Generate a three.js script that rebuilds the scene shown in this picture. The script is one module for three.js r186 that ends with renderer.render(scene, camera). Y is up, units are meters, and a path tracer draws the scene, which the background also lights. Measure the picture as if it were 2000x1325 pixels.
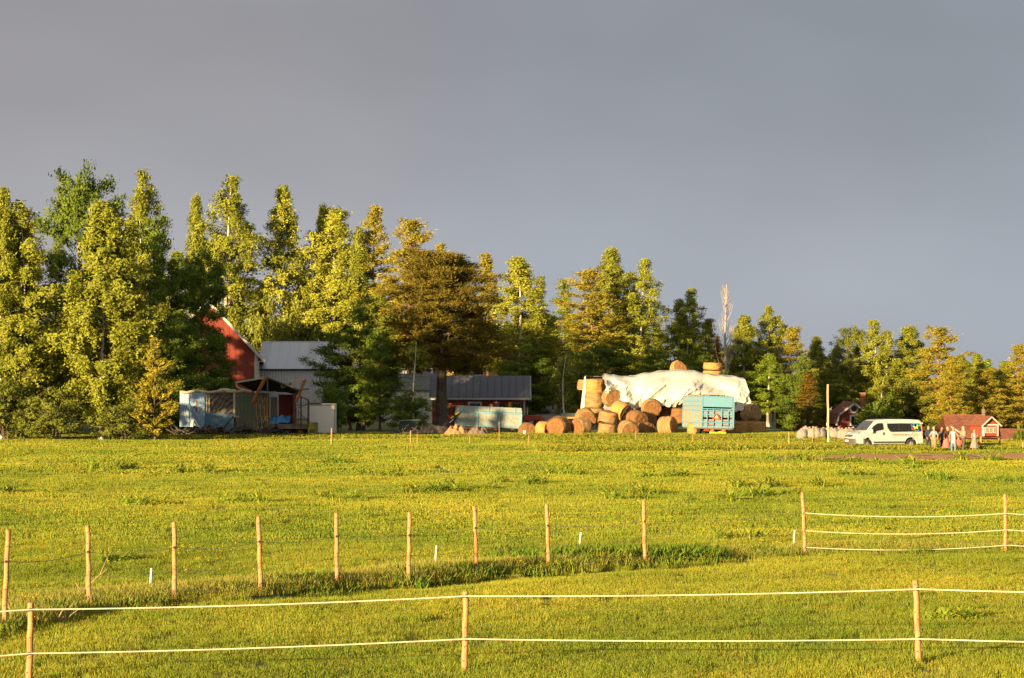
import * as THREE from 'three';
import { mergeGeometries } from 'three/addons/utils/BufferGeometryUtils.js';
import { RoundedBoxGeometry } from 'three/addons/geometries/RoundedBoxGeometry.js';
import { MarchingCubes } from 'three/addons/objects/MarchingCubes.js';
import { createNoise2D, createNoise3D } from 'simplex-noise';

// ---------------------------------------------------------------- camera, sky, sun, exposure
const scene = new THREE.Scene();
const F = 4700, CAMY = 4.15, HZ = 754;                       // focal length in photo pixels, eye height, horizon row
const camera = new THREE.PerspectiveCamera(2 * Math.atan(662.5 / F) * 180 / Math.PI, 2000 / 1325, 1, 4000);
camera.position.set(0, CAMY, 0);
camera.rotation.x = Math.atan((HZ - 662.5) / F);
const renderer = new THREE.WebGLRenderer({ antialias: true });
renderer.setSize(1024, 678);
renderer.toneMapping = THREE.LinearToneMapping;
renderer.toneMappingExposure = 3.0;
renderer.shadowMap.enabled = true;

const AZ = 36 * Math.PI / 180, EL = 7.5 * Math.PI / 180;
const sunDir = new THREE.Vector3(-Math.sin(AZ) * Math.cos(EL), Math.sin(EL), Math.cos(AZ) * Math.cos(EL));
const sun = new THREE.DirectionalLight(new THREE.Color().setRGB(1, 0.73, 0.37), 5);
sun.position.copy(sunDir).multiplyScalar(400).add(new THREE.Vector3(0, 0, -180));
sun.target.position.set(0, 0, -180);
sun.castShadow = true;
sun.shadow.radius = 1.3;
Object.assign(sun.shadow.camera, { left: -160, right: 160, top: 60, bottom: -60, near: 10, far: 900 });
sun.shadow.mapSize.set(4096, 4096);
scene.add(sun, sun.target);

const clamp = THREE.MathUtils.clamp, sstep = (a, b, x) => { const t = clamp((x - a) / (b - a), 0, 1); return t * t * (3 - 2 * t); };
const noise2 = createNoise2D(rng(11)), noise3 = createNoise3D(rng(12));
{ // storm cloud: an even grey veil, a little lighter towards the horizon, with slow mottling
  const W = 1024, H = 512, data = new Float32Array(W * H * 4);
  for (let j = 0; j < H; j++) for (let i = 0; i < W; i++) {
    const el = ((j + 0.5) / H - 0.5) * Math.PI, az = ((i + 0.5) / W - 0.5) * Math.PI * 2;
    const x = Math.cos(el) * Math.cos(az), y = Math.sin(el), z = Math.cos(el) * Math.sin(az);
    const e = Math.max(0, el) * 180 / Math.PI;
    let b = 0.104 + 0.046 * Math.exp(-Math.pow((e - 2.0) / 3.6, 2));
    b *= 1 + 0.05 * noise3(x * 3.1 + 4, y * 5.5, z * 3.1) + 0.035 * noise3(x * 9, y * 22, z * 9 + 7) + 0.015 * noise3(x * 26, y * 60, z * 26);
    const k = clamp(0.5 + 1.6 * x + 0.2 * noise3(x * 4 - 3, y * 6 + 1, z * 4), 0, 1);   // cooler cloud to the right
    const away = (x * sunDir.x + z * sunDir.z) / Math.hypot(sunDir.x, sunDir.z);   // the sky clears towards the evening sun
    b *= 1 + 1.5 * sstep(-0.25, 0.95, away);
    const o = (j * W + i) * 4;
    const wm = sstep(-0.25, 0.95, away) + 0.35 * Math.exp(-Math.pow(e / 5, 2)) * (1 - k);   // warmer towards the sun and low at the left
    data[o] = b * (1.0 - 0.16 * k + 0.12 * wm); data[o + 1] = b * (0.978 - 0.01 * k + 0.01 * wm); data[o + 2] = b * (1.05 + 0.07 * k - 0.22 * wm); data[o + 3] = 1;
  }
  const t = new THREE.DataTexture(data, W, H, THREE.RGBAFormat, THREE.FloatType);
  t.mapping = THREE.EquirectangularReflectionMapping; t.magFilter = t.minFilter = THREE.LinearFilter; t.needsUpdate = true;
  scene.background = t; scene.environment = t;
}

// ---------------------------------------------------------------- helpers
function rng(s) { return () => { s = (s + 0x6d2b79f5) | 0; let t = Math.imul(s ^ (s >>> 15), 1 | s); t = (t + Math.imul(t ^ (t >>> 7), 61 | t)) ^ t; return ((t ^ (t >>> 14)) >>> 0) / 4294967296; }; }
const R = rng(7);
const rr = (a, b, r = R) => a + (b - a) * r();
const gauss = (r = R) => (r() + r() + r() + r() - 2) * 1.0;    // sd about 0.58
const V = (x, y, z) => new THREE.Vector3(x, y, z);
const at = (px, py, d) => V((px - 1000) / F * d, CAMY + (HZ - py) / F * d, -d);   // a place seen at a photo pixel, d metres away
const used = {};
function numbered(n) { const k = used[n] = (used[n] ?? -1) + 1; return k ? n + '_' + String(k).padStart(3, '0') : n; }
function tag(o, label, category, group, kind) { const u = o.userData = { ...o.userData }; if (label) u.label = label; if (category) u.category = category; if (group) u.group = group; if (kind) u.kind = kind; return o; }
function thing(name, label, category, p = V(0, 0, 0), turn = 0, group) {
  const o = new THREE.Group(); o.name = numbered(name); o.position.copy(p); o.rotation.y = turn; scene.add(o); return tag(o, label, category, group);
}
function mesh(name, geo, mat, parent = scene) {
  if (Array.isArray(geo)) geo = join(geo);
  const m = new THREE.Mesh(geo, mat); m.name = parent === scene ? numbered(name) : name; m.castShadow = m.receiveShadow = true; parent.add(m); return m;
}
function join(list) {
  const keep = list.map(g => { const n = g.index ? g.toNonIndexed() : g; for (const k of Object.keys(n.attributes)) if (!['position', 'normal', 'uv'].includes(k)) n.deleteAttribute(k); if (!n.attributes.uv) n.setAttribute('uv', new THREE.BufferAttribute(new Float32Array(n.attributes.position.count * 2), 2)); if (!n.attributes.normal) n.computeVertexNormals(); return n; });
  return mergeGeometries(keep);
}
const box = (w, h, d, x = 0, y = 0, z = 0, rz = 0, ry = 0, rx = 0) => { const g = new THREE.BoxGeometry(w, h, d); if (rz) g.rotateZ(rz); if (rx) g.rotateX(rx); if (ry) g.rotateY(ry); return g.translate(x, y, z); };
const rbox = (w, h, d, r, x = 0, y = 0, z = 0, rz = 0, ry = 0) => { const g = new RoundedBoxGeometry(w, h, d, 2, r); if (rz) g.rotateZ(rz); if (ry) g.rotateY(ry); return g.translate(x, y, z); };
function cyl(a, b, r0, r1 = r0, seg = 7) {
  const d = b.clone().sub(a), g = new THREE.CylinderGeometry(r1, r0, d.length(), seg);
  g.applyQuaternion(new THREE.Quaternion().setFromUnitVectors(V(0, 1, 0), d.clone().normalize())); return g.translate((a.x + b.x) / 2, (a.y + b.y) / 2, (a.z + b.z) / 2);
}
function beam(a, b, w, h = w) {
  const d = b.clone().sub(a), g = new THREE.BoxGeometry(w, d.length(), h);
  g.applyQuaternion(new THREE.Quaternion().setFromUnitVectors(V(0, 1, 0), d.clone().normalize())); return g.translate((a.x + b.x) / 2, (a.y + b.y) / 2, (a.z + b.z) / 2);
}
function tube(pts, rad, seg = 6) {                             // tapered tube through points, uv in metres
  const pos = [], uv = [], idx = []; let len = 0;
  const up = V(0.3, 0.1, 1).normalize();
  pts.forEach((p, i) => {
    const t = pts[Math.min(i + 1, pts.length - 1)].clone().sub(pts[Math.max(i - 1, 0)]).normalize();
    const u = up.clone().cross(t); if (u.length() < 0.1) u.set(1, 0, 0); u.normalize(); const w = t.clone().cross(u);
    if (i) len += p.distanceTo(pts[i - 1]);
    const r = typeof rad === 'function' ? rad(i / (pts.length - 1)) : rad;
    for (let k = 0; k <= seg; k++) { const a = k / seg * Math.PI * 2, c = Math.cos(a) * r, s = Math.sin(a) * r; pos.push(p.x + u.x * c + w.x * s, p.y + u.y * c + w.y * s, p.z + u.z * c + w.z * s); uv.push(k / seg, len); }
  });
  for (let i = 0; i < pts.length - 1; i++) for (let k = 0; k < seg; k++) { const a = i * (seg + 1) + k, b = a + seg + 1; idx.push(a, a + 1, b, b, a + 1, b + 1); }
  const g = new THREE.BufferGeometry(); g.setAttribute('position', new THREE.Float32BufferAttribute(pos, 3)); g.setAttribute('uv', new THREE.Float32BufferAttribute(uv, 2)); g.setIndex(idx); g.computeVertexNormals(); return g;
}
function grid(nu, nv, f, uvs = 1) {                            // surface f(u, v) -> Vector3
  const pos = [], uv = [], idx = [];
  for (let j = 0; j <= nv; j++) for (let i = 0; i <= nu; i++) { const p = f(i / nu, j / nv); pos.push(p.x, p.y, p.z); uv.push(i / nu * uvs, j / nv * uvs); }
  for (let j = 0; j < nv; j++) for (let i = 0; i < nu; i++) { const a = j * (nu + 1) + i, b = a + nu + 1; idx.push(a, a + 1, b, b, a + 1, b + 1); }
  const g = new THREE.BufferGeometry(); g.setAttribute('position', new THREE.Float32BufferAttribute(pos, 3)); g.setAttribute('uv', new THREE.Float32BufferAttribute(uv, 2)); g.setIndex(idx); g.computeVertexNormals(); return g;
}
function extrude(pts, depth, holes = [], bevel = 0) {          // outline in x,y, thickness along z, centred
  const s = new THREE.Shape(pts.map(p => new THREE.Vector2(p[0], p[1])));
  for (const h of holes) s.holes.push(new THREE.Path(h.map(p => new THREE.Vector2(p[0], p[1]))));
  const g = new THREE.ExtrudeGeometry(s, { depth: depth - 2 * bevel, bevelEnabled: bevel > 0, bevelSize: bevel, bevelThickness: bevel, bevelOffset: -bevel, bevelSegments: 2 });
  return g.translate(0, 0, -depth / 2 + bevel);
}
const col = (r, g, b) => new THREE.Color().setRGB(r, g, b);
const std = (c, rough = 0.8, extra = {}) => new THREE.MeshStandardMaterial({ color: col(...c), roughness: rough, ...extra });
function canvasTex(w, h, draw, srgb = true) {
  const c = document.createElement('canvas'); c.width = w; c.height = h; const x = c.getContext('2d'); draw(x, w, h);
  const t = new THREE.CanvasTexture(c); t.wrapS = t.wrapT = THREE.RepeatWrapping; if (srgb) t.colorSpace = THREE.SRGBColorSpace; return t;
}
function noiseTex(n, f) {                                      // f(x, y) -> [r, g, b] linear 0..1
  const d = new Uint8Array(n * n * 4);
  for (let y = 0; y < n; y++) for (let x = 0; x < n; x++) { const c = f(x / n, y / n), o = (y * n + x) * 4; for (let k = 0; k < 3; k++) d[o + k] = 255 * clamp(c[k] <= 0.0031308 ? c[k] * 12.92 : 1.055 * Math.pow(c[k], 1 / 2.4) - 0.055, 0, 1); d[o + 3] = 255; }
  const t = new THREE.DataTexture(d, n, n); t.wrapS = t.wrapT = THREE.RepeatWrapping; t.magFilter = THREE.LinearFilter; t.colorSpace = THREE.SRGBColorSpace; t.needsUpdate = true; return t;
}
const mixc = (a, b, t) => [a[0] + (b[0] - a[0]) * t, a[1] + (b[1] - a[1]) * t, a[2] + (b[2] - a[2]) * t];
const tile3 = (x, y, s, o = 0) => noise3(Math.cos(x * 6.2832) * s, Math.sin(x * 6.2832) * s + o, 0) * 0.5 + noise3(Math.cos(y * 6.2832) * s + 9, Math.sin(y * 6.2832) * s, Math.cos(x * 6.2832) * s + o) * 0.5;
// painted steel with rust: patches with edges of their own
const rusty = (paint, rust, amount, seed, f = 5, fy = 1) => noiseTex(256, (x, y) => {
  const n = noise3(x * f, y * f * fy, seed) * 0.6 + noise3(x * f * 3.3, y * f * 3.3 * fy, seed + 5) * 0.3 + noise3(x * f * 9, y * f * 9, seed + 9) * 0.2;
  const v = 1 + 0.12 * noise3(x * f * 6, y * f * 1.5, seed + 20);
  return mixc(paint, rust, sstep(amount - 0.12, amount + 0.12, n)).map(c => c * v);
});

// ---------------------------------------------------------------- terrain
const backPosts = [[-130, 1043, -145, 1262], [17, 1035, 8, 1232], [172, 1027, 176, 1190], [341, 1020, 342, 1180], [505, 1009, 511, 1168], [657, 1002, 659, 1148], [800, 1000, 798, 1140], [927, 989, 931, 1120], [1068, 985, 1072, 1112], [1257, 978, 1260, 1104], [1567, 962, 1573, 1088], [1963, 966, 1963, 1084], [2330, 968, 2330, 1082]];
const ground0 = py => CAMY * F / (py - HZ);
const fenceLine = backPosts.map(p => { const d = ground0(p[3]); return V((p[2] - 1000) / F * d, 0, -d); });
function fenceSide(x, z) {                                     // metres towards the camera from the back fence
  let best = 1e9, side = 0;
  for (let i = 0; i < fenceLine.length - 1; i++) {
    const a = fenceLine[i], b = fenceLine[i + 1], ex = b.x - a.x, ez = b.z - a.z, L = ex * ex + ez * ez;
    const t = clamp(((x - a.x) * ex + (z - a.z) * ez) / L, i ? 0 : -3, i < fenceLine.length - 2 ? 1 : 3);
    const qx = x - a.x - ex * t, qz = z - a.z - ez * t, dd = qx * qx + qz * qz;
    if (dd < best) { best = dd; side = Math.sign(ex * qz - ez * qx) || 1; }
  }
  return side * Math.sqrt(best);
}
const TRACK = x => ({ a: 137 - 0.02 * (x - 14) ** 1, b: 137 + 9 * sstep(9, 26, x) });   // dirt track, nearest and farthest distance
function land(x, z) {
  const d = -z; let h = 0;
  h += -4.3 * sstep(24, 40, x - (d - 220) * 0.02) * sstep(172, 240, d);
  h += (0.10 * noise2(x / 23, z / 23) + 0.035 * noise2(x / 5 + 9, z / 5)) * sstep(0, 30, d);
  if (d > 35 && d < 75 && Math.abs(x) < 40) {
    const s = fenceSide(x, z), amp = (1 - 0.75 * sstep(1, 8, x)) * (0.55 + 0.45 * sstep(-6.5, -3, x));
    if (s > -3 && s < 4) h += amp * (0.08 * sstep(-2.6, -0.25, s) * (1 - sstep(-0.2, 0.45, s)) - 0.15 * sstep(-0.2, 0.5, s) * (1 - sstep(0.5, 2.6, s)));
  }
  return h;
}
const onLand = (x, d, up = 0) => V(x, land(x, -d) + up, -d);
const landAtPx = (px, d, up = 0) => onLand((px - 1000) / F * d, d, up);

function lines(spec) { const out = []; for (const [a, b, s] of spec) for (let x = a; x < b - 1e-6; x += s) out.push(x); out.push(spec.at(-1)[1]); return out; }
{
  const D = lines([[-300, -50, 50], [-50, 30, 8], [30, 66, 0.35], [66, 130, 1], [130, 270, 2], [270, 400, 10], [400, 3000, 200]]);
  const X = lines([[-3000, -200, 200], [-200, -60, 10], [-60, -16, 1.6], [-16, 14, 0.35], [14, 60, 1.2], [60, 200, 10], [200, 3000, 200]]);
  const pos = [], uv = [], idx = [];
  for (const d of D) for (const x of X) { pos.push(x, land(x, -d), -d); uv.push(x / 7, d / 7); }
  for (let j = 0; j < D.length - 1; j++) for (let i = 0; i < X.length - 1; i++) { const a = j * X.length + i, b = a + X.length; idx.push(a, a + 1, b, b, a + 1, b + 1); }
  const g = new THREE.BufferGeometry(); g.setAttribute('position', new THREE.Float32BufferAttribute(pos, 3)); g.setAttribute('uv', new THREE.Float32BufferAttribute(uv, 2)); g.setIndex(idx); g.computeVertexNormals();
  const map = noiseTex(512, (x, y) => { const n = tile3(x, y, 3) * 0.5 + tile3(x, y, 14, 3) * 0.5 + (R() - 0.5) * 0.5; return mixc([0.085, 0.105, 0.015], [0.13, 0.14, 0.02], 0.5 + n * 0.6); });
  mesh('ground', g, new THREE.MeshStandardMaterial({ map, roughness: 1 })).userData.kind = 'structure';
  // dirt track
  const mt = noiseTex(256, (x, y) => { const n = tile3(x, y, 4) * 0.6 + tile3(x, y, 18, 3) * 0.4 + (R() - 0.5) * 0.4; return mixc([0.36, 0.165, 0.05], [0.52, 0.26, 0.09], 0.5 + n * 0.7); });
  const tr = grid(80, 8, (u, v) => { const x = 9 + u * 60, t = TRACK(x), d = t.a + (t.b - t.a) * v; return V(x, land(x, -d) + 0.012 + 0.02 * noise2(x, d), -d); }, 1);
  const tu = tr.attributes.uv; for (let i = 0; i < tu.count; i++) tu.setXY(i, tu.getX(i) * 15, tu.getY(i) * 3);
  mesh('dirt_track', tr, new THREE.MeshStandardMaterial({ map: mt, roughness: 1 })).userData.kind = 'structure';
  // gravel bank behind the shed
  const gb = grid(30, 16, (u, v) => { const d = 227 + 48 * v, x = 1.5 + u * (6 + 3 * v); return V(x, land(x, -d) + 0.02 + 1.95 * sstep(0, 1, v) * sstep(0, 0.12, u) * sstep(0, 0.1, 1 - u) + 0.06 * noise2(x * 2, d), -d); }, 8);
  mesh('gravel_bank', gb, new THREE.MeshStandardMaterial({ map: noiseTex(128, () => { const n = R(); return mixc([0.16, 0.13, 0.11], [0.28, 0.23, 0.19], n); }), roughness: 1 })).userData.kind = 'structure';
}

// ---------------------------------------------------------------- grass, weeds, flowers (stuff)
const leafMat = (c, extra = {}) => new THREE.MeshPhysicalMaterial({ color: col(...c), roughness: 0.75, side: THREE.DoubleSide, vertexColors: true, specularIntensity: 0.15, ...extra });
class Leaves {                                                 // triangles with a colour each
  constructor() { this.p = []; this.c = []; }
  tri(a, b, c, k) { this.p.push(a.x, a.y, a.z, b.x, b.y, b.z, c.x, c.y, c.z); for (let i = 0; i < 3; i++) this.c.push(k[0], k[1], k[2]); }
  leaf(x, y, z, len, wid, dir, r, k, out) {                         // one leaf along dir, turned at random about it
    const s = V(r() - 0.5, r() - 0.5, r() - 0.5); if (out) s.multiplyScalar(1.3).add(out); s.cross(dir); if (s.lengthSq() < 1e-4) s.set(1, 0, 0); s.normalize();
    const hx = dir.x * len * 0.5, hy = dir.y * len * 0.5, hz = dir.z * len * 0.5, w = wid * 0.5;
    this.p.push(x - hx - s.x * w, y - hy - s.y * w, z - hz - s.z * w, x - hx * 0.3 + s.x * w, y - hy * 0.3 + s.y * w, z - hz * 0.3 + s.z * w, x + hx, y + hy, z + hz);
    for (let i = 0; i < 3; i++) this.c.push(k[0], k[1], k[2]);
  }
  geo() { const g = new THREE.BufferGeometry(); g.setAttribute('position', new THREE.Float32BufferAttribute(this.p, 3)); g.setAttribute('color', new THREE.Float32BufferAttribute(this.c, 3)); g.computeVertexNormals(); return g; }
}
function grassPatch(seed, n, size, h, w, pal, lean = 0.5, broad = 0) {
  const r = rng(seed), L = new Leaves();
  for (let i = 0; i < n; i++) {
    const x = (r() - 0.5) * size, z = (r() - 0.5) * size, a = r() * 6.283, hh = h * (0.45 + 0.8 * r()), ww = w * (0.6 + 0.8 * r());
    const lx = Math.cos(a) * lean * hh * r(), lz = Math.sin(a) * lean * hh * r(), b = r() * 6.283, sx = Math.cos(b) * ww / 2, sz = Math.sin(b) * ww / 2;
    const k = mixc(pal[0], pal[1], r()).map(v => v * (0.8 + 0.4 * r()));
    const mid = V(x + lx * 0.4, hh * 0.6, z + lz * 0.4), tip = V(x + lx * (1 + broad), hh, z + lz * (1 + broad));
    L.tri(V(x - sx, -0.03, z - sz), V(x + sx, -0.03, z + sz), V(mid.x + sx * 0.9, mid.y, mid.z + sz * 0.9), k);
    L.tri(V(mid.x + sx * 0.9, mid.y, mid.z + sz * 0.9), V(mid.x - sx * 0.5, mid.y, mid.z - sz * 0.5), tip, k);
  }
  return L.geo();
}
function scatter(name, geo, mat, list, label, category) {      // list of [x, d, scale, scaleY, tint]
  const m = new THREE.InstancedMesh(geo, mat, list.length), q = new THREE.Quaternion(), M = new THREE.Matrix4();
  list.forEach(([x, d, s, sy, t], i) => {
    q.setFromAxisAngle(V(0, 1, 0), R() * 6.283); M.compose(V(x, land(x, -d), -d), q, V(s, sy, s)); m.setMatrixAt(i, M);
    m.setColorAt(i, new THREE.Color().setRGB(...(t || [1, 1, 1])));
  });
  m.name = numbered(name); m.castShadow = m.receiveShadow = true; scene.add(m); return tag(m, label, category, null, 'stuff');
}
const inTrack = (x, d) => { const t = TRACK(x); return x > 9 && d > t.a - 0.3 && d < t.b + 0.2; };
const halfW = d => d * 1000 / F;
{
  const palA = [[0.145, 0.182, 0.020], [0.215, 0.238, 0.030]], palB = [[0.165, 0.185, 0.020], [0.25, 0.245, 0.038]];
  const M = leafMat([1, 1, 1]);
  const near = [0, 1, 2].map(() => []), mid = [0, 1, 2].map(() => []), far = [0, 1, 2].map(() => []);
  const put = (lists, x, d, s, sy, t) => lists[Math.floor(R() * 3)].push([x, d, s, sy, t]);
  const fill = (lists, d0, d1, step, margin, hs) => {
    for (let d = d0; d < d1; d += step) for (let x = -halfW(d) - margin; x < halfW(d) + margin; x += step) {
      const xx = x + rr(-0.5, 0.5) * step, dd = d + rr(-0.5, 0.5) * step;
      if (inTrack(xx, dd)) continue;
      const fs = fenceSide(xx, -dd), n1 = noise2(xx / 4, dd / 7), n2 = 0.6 * noise2(xx / 1.3 + 40, dd / 2.2) + 0.6 * noise2(xx / 0.5, dd / 0.7 + 20), n3 = noise2(xx / 14, dd / 20 + 30);
      let hh = hs * (1 + 0.26 * n2 + 0.2 * n1);
      if (fs > 0.6) hh *= 0.9; else if (fs > -2.6 && fs < 0.4 && dd < 75) hh *= 1.05;
      if (xx > 9 && dd < TRACK(xx).a && dd > TRACK(xx).a - 9) hh *= 0.5;
      if (dd > 183) hh *= 0.5;
      const g = 1 + 0.17 * n3 + 0.12 * n1, y = 1 + 0.13 * n3 - 0.10 * n2 + 0.06 * n1;
      put(lists, xx, dd, step * rr(0.9, 1.25), hh, [g * y, g, g * 0.9]);
    }
  };
  fill(near, 31, 64, 0.55, 2.5, 1);
  fill(mid, 64, 112, 0.9, 4, 1);
  fill(far, 112, 215, 1.5, 6, 1);
  for (let k = 0; k < 3; k++) {
    scatter('meadow_grass', grassPatch(100 + k, 560, 1.25, 0.105, 0.019, k ? palA : palB), M, near[k], 'green meadow grass blades around the near fences', 'grass');
    scatter('meadow_grass', grassPatch(110 + k, 380, 1.25, 0.115, 0.030, k ? palA : palB), M, mid[k], 'green meadow grass across the middle of the field', 'grass');
    scatter('meadow_grass', grassPatch(120 + k, 300, 1.25, 0.12, 0.045, k ? palA : palB), M, far[k], 'green meadow grass of the far field', 'grass');
  }
  // taller rough grass on the bank of the back fence, pale seed heads
  const rough = [], rank = [], dock = [], edge = [], verge = [], flowers = [], stalks = [];
  for (let i = 0; i < 900; i++) { const t = R() * (fenceLine.length - 1), k = Math.floor(t), p = fenceLine[k].clone().lerp(fenceLine[k + 1], t - k);
    const f = 1 - 0.6 * sstep(2, 9, p.x); if (R() > f) continue; rough.push([p.x + rr(-1.4, 0.1), -p.z + rr(0.0, 2.2), rr(0.7, 1.1), rr(0.7, 1.4), [rr(0.9, 1.2), rr(0.9, 1.1), 1]]); }
  for (let i = 0; i < 80; i++) { const t = R() * (fenceLine.length - 1), k = Math.floor(t), p = fenceLine[k].clone().lerp(fenceLine[k + 1], t - k); const f = 1 - 0.7 * sstep(2, 9, p.x); if (R() > f || (p.x < -4.5 && R() < 0.6)) continue; rank.push([p.x + rr(-0.6, 0.5), -p.z + rr(-0.5, 0.8), rr(0.6, 1.1), rr(0.6, 1.3), [rr(0.75, 1), rr(0.8, 1.05), 0.9]]); }
  { const p = at(1190, 1090, 58); for (let i = 0; i < 130; i++) rank.push([p.x + rr(-2.6, 2.4), 57.6 + rr(-1.2, 1.4), rr(0.7, 1.2), rr(0.8, 1.5), [rr(0.7, 0.95), rr(0.8, 1.05), 0.8]]); }  // weeds tinted darker: ditch shade put into their colour
  for (const [px, py] of [[1690, 935], [1650, 905], [1560, 950], [1470, 950], [1450, 975], [1300, 935], [1220, 975], [1250, 965], [795, 965], [868, 962], [920, 955], [655, 980], [480, 990], [300, 990], [250, 985], [10, 965], [210, 920], [1530, 900], [1750, 912], [1850, 940], [1100, 930], [1010, 945], [235, 1100], [1440, 1060], [1850, 1205], [750, 930], [640, 905], [385, 925], [1390, 985], [1530, 970], [1905, 900], [1960, 945]]) {
    const d = ground0(py); for (let k = 0; k < 5; k++) dock.push([(px - 1000) / F * d + rr(-0.5, 0.5) * d / 50, d + rr(-0.5, 0.5) * d / 45, rr(0.6, 1.1) * (0.5 + d / 130), rr(0.6, 1.2) * (0.5 + d / 150), [rr(0.85, 1.15), rr(0.9, 1.15), 0.9]]); }
  for (let i = 0; i < 900; i++) { const d = rr(186, 196), x = rr(-46, 25); edge.push([x, d, rr(0.8, 1.5), rr(0.12, 0.4), [rr(0.9, 1.2), rr(0.95, 1.15), 1]]); }
  for (let i = 0; i < 650; i++) { const x = rr(2, 50), d = rr(151.5, 156.5); edge.push([x, d, rr(0.8, 1.4), rr(0.3, 0.6), [rr(0.9, 1.15), rr(0.95, 1.15), 1]]); }
  for (let i = 0; i < 500; i++) { const x = rr(2, 40), d = rr(157, 200); if (x > 24 && d > 156.5 && d < 160 && x < 30.5) continue; edge.push([x, d, rr(0.8, 1.4), rr(0.2, 0.4), [rr(0.9, 1.15), rr(0.95, 1.15), 1]]); }
  const roughM = leafMat([1, 1, 1]);
  // pale rough grass
  scatter('tall_grass', grassPatch(140, 150, 1.3, 0.17, 0.016, [[0.17, 0.19, 0.03], [0.28, 0.26, 0.06]], 0.8), roughM, rough, 'tall pale seeding grass along the bank of the back fence', 'grass');
  scatter('rank_weeds', grassPatch(141, 110, 0.9, 0.22, 0.05, [[0.09, 0.13, 0.016], [0.17, 0.20, 0.025]], 1.1), roughM, rank, 'leafy weeds darkened to carry the ditch shade at the back fence', 'weeds');
  scatter('dock_plants', grassPatch(142, 34, 0.55, 0.34, 0.10, [[0.10, 0.15, 0.018], [0.18, 0.20, 0.025]], 1.2, 0.3), roughM, dock, 'broad leafed dock plants dotted over the meadow', 'weeds');
  scatter('field_edge_weeds', grassPatch(143, 90, 1.2, 0.62, 0.10, [[0.13, 0.16, 0.018], [0.24, 0.23, 0.03]], 0.6), roughM, edge, 'leafy weeds along the far field edge and road verge', 'weeds');
  // buttercups
  for (let i = 0; i < 3600; i++) { const d = 36 + 150 * Math.pow(R(), 0.8), x = rr(-1.05, 1.05) * halfW(d); const n = noise2(x / 5 + 80, d / 9) + 0.5 * noise2(x / 1.5, d / 3 + 50) + (fenceSide(x, -d) < 0 ? 0.15 : -0.9); if (n < 0.1 || inTrack(x, d)) continue; flowers.push([x, d, 0.7 + d / 130, rr(0.8, 1.3), [1, rr(0.85, 1.1), 1]]); }
  const fr = rng(5), fl = new Leaves();
  for (let i = 0; i < 5; i++) { const x = rr(-0.3, 0.3, fr), z = rr(-0.3, 0.3, fr), y = rr(0.1, 0.19, fr); for (let k = 0; k < 5; k++) { const a = k * 1.2566, b = a + 1.2; fl.tri(V(x, y - 0.008, z), V(x + Math.cos(a) * 0.017, y + 0.012, z + Math.sin(a) * 0.017), V(x + Math.cos(b) * 0.017, y + 0.012, z + Math.sin(b) * 0.017), [0.62, 0.47, 0.02]); } }
  scatter('buttercups', fl.geo(), leafMat([1, 1, 1]), flowers, 'yellow buttercup flowers scattered through the meadow', 'flowers');
}

// ---------------------------------------------------------------- trees
const birchBark = canvasTex(128, 512, (x, w, h) => {
  const r = rng(21); x.fillStyle = '#d6cdbd'; x.fillRect(0, 0, w, h);
  for (let i = 0; i < 900; i++) { x.fillStyle = `rgba(${120 + 60 * r()},${105 + 55 * r()},${90 + 50 * r()},0.25)`; x.fillRect(r() * w, r() * h, 4 + 22 * r(), 1 + 2 * r()); }
  for (let i = 0; i < 70; i++) { x.fillStyle = '#2a2520'; const a = r() * w, b = r() * h, l = 6 + 26 * r(); x.beginPath(); x.ellipse(a, b, l / 2, 1 + 2.6 * r(), 0, 0, 7); x.fill(); }
});
birchBark.repeat.set(2, 0.35);
const roughBark = (a, b, seed) => { const t = noiseTex(128, (x, y) => mixc(a, b, 0.5 + 0.6 * noise3(x * 12, y * 4, seed) + 0.25 * noise3(x * 30, y * 12, seed))); t.repeat.set(2, 0.8); return t; };
const MB = {
  birch: new THREE.MeshStandardMaterial({ map: birchBark, roughness: 0.8 }),
  pine: new THREE.MeshStandardMaterial({ map: roughBark([0.14, 0.06, 0.028], [0.36, 0.17, 0.07], 3), roughness: 0.95 }),
  dark: new THREE.MeshStandardMaterial({ map: roughBark([0.05, 0.038, 0.028], [0.13, 0.095, 0.07], 8), roughness: 0.95 }),
  grey: new THREE.MeshStandardMaterial({ map: roughBark([0.16, 0.13, 0.10], [0.30, 0.25, 0.19], 5), roughness: 0.95 }),
};
const foliage = (c, tr = 0.12) => leafMat(c, { transmission: tr, thickness: 0, roughness: 0.85 });
const MF = {
  birch: foliage([1, 1, 1]), birchSunlit: foliage([1.3, 1.25, 1.3]),   leafy: foliage([0.78, 0.98, 0.8]),  // brighter birch copy: sunlight put into the leaf colour
  pine: foliage([1.2, 1.03, 0.85], 0), brownShadePine: foliage([0.62, 0.49, 0.50], 0), spruce: foliage([0.84, 0.97, 0.82], 0), rust: foliage([0.75, 0.45, 0.4], 0),  // great pine: own brown needles, darkened further in place of shade
};
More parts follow.
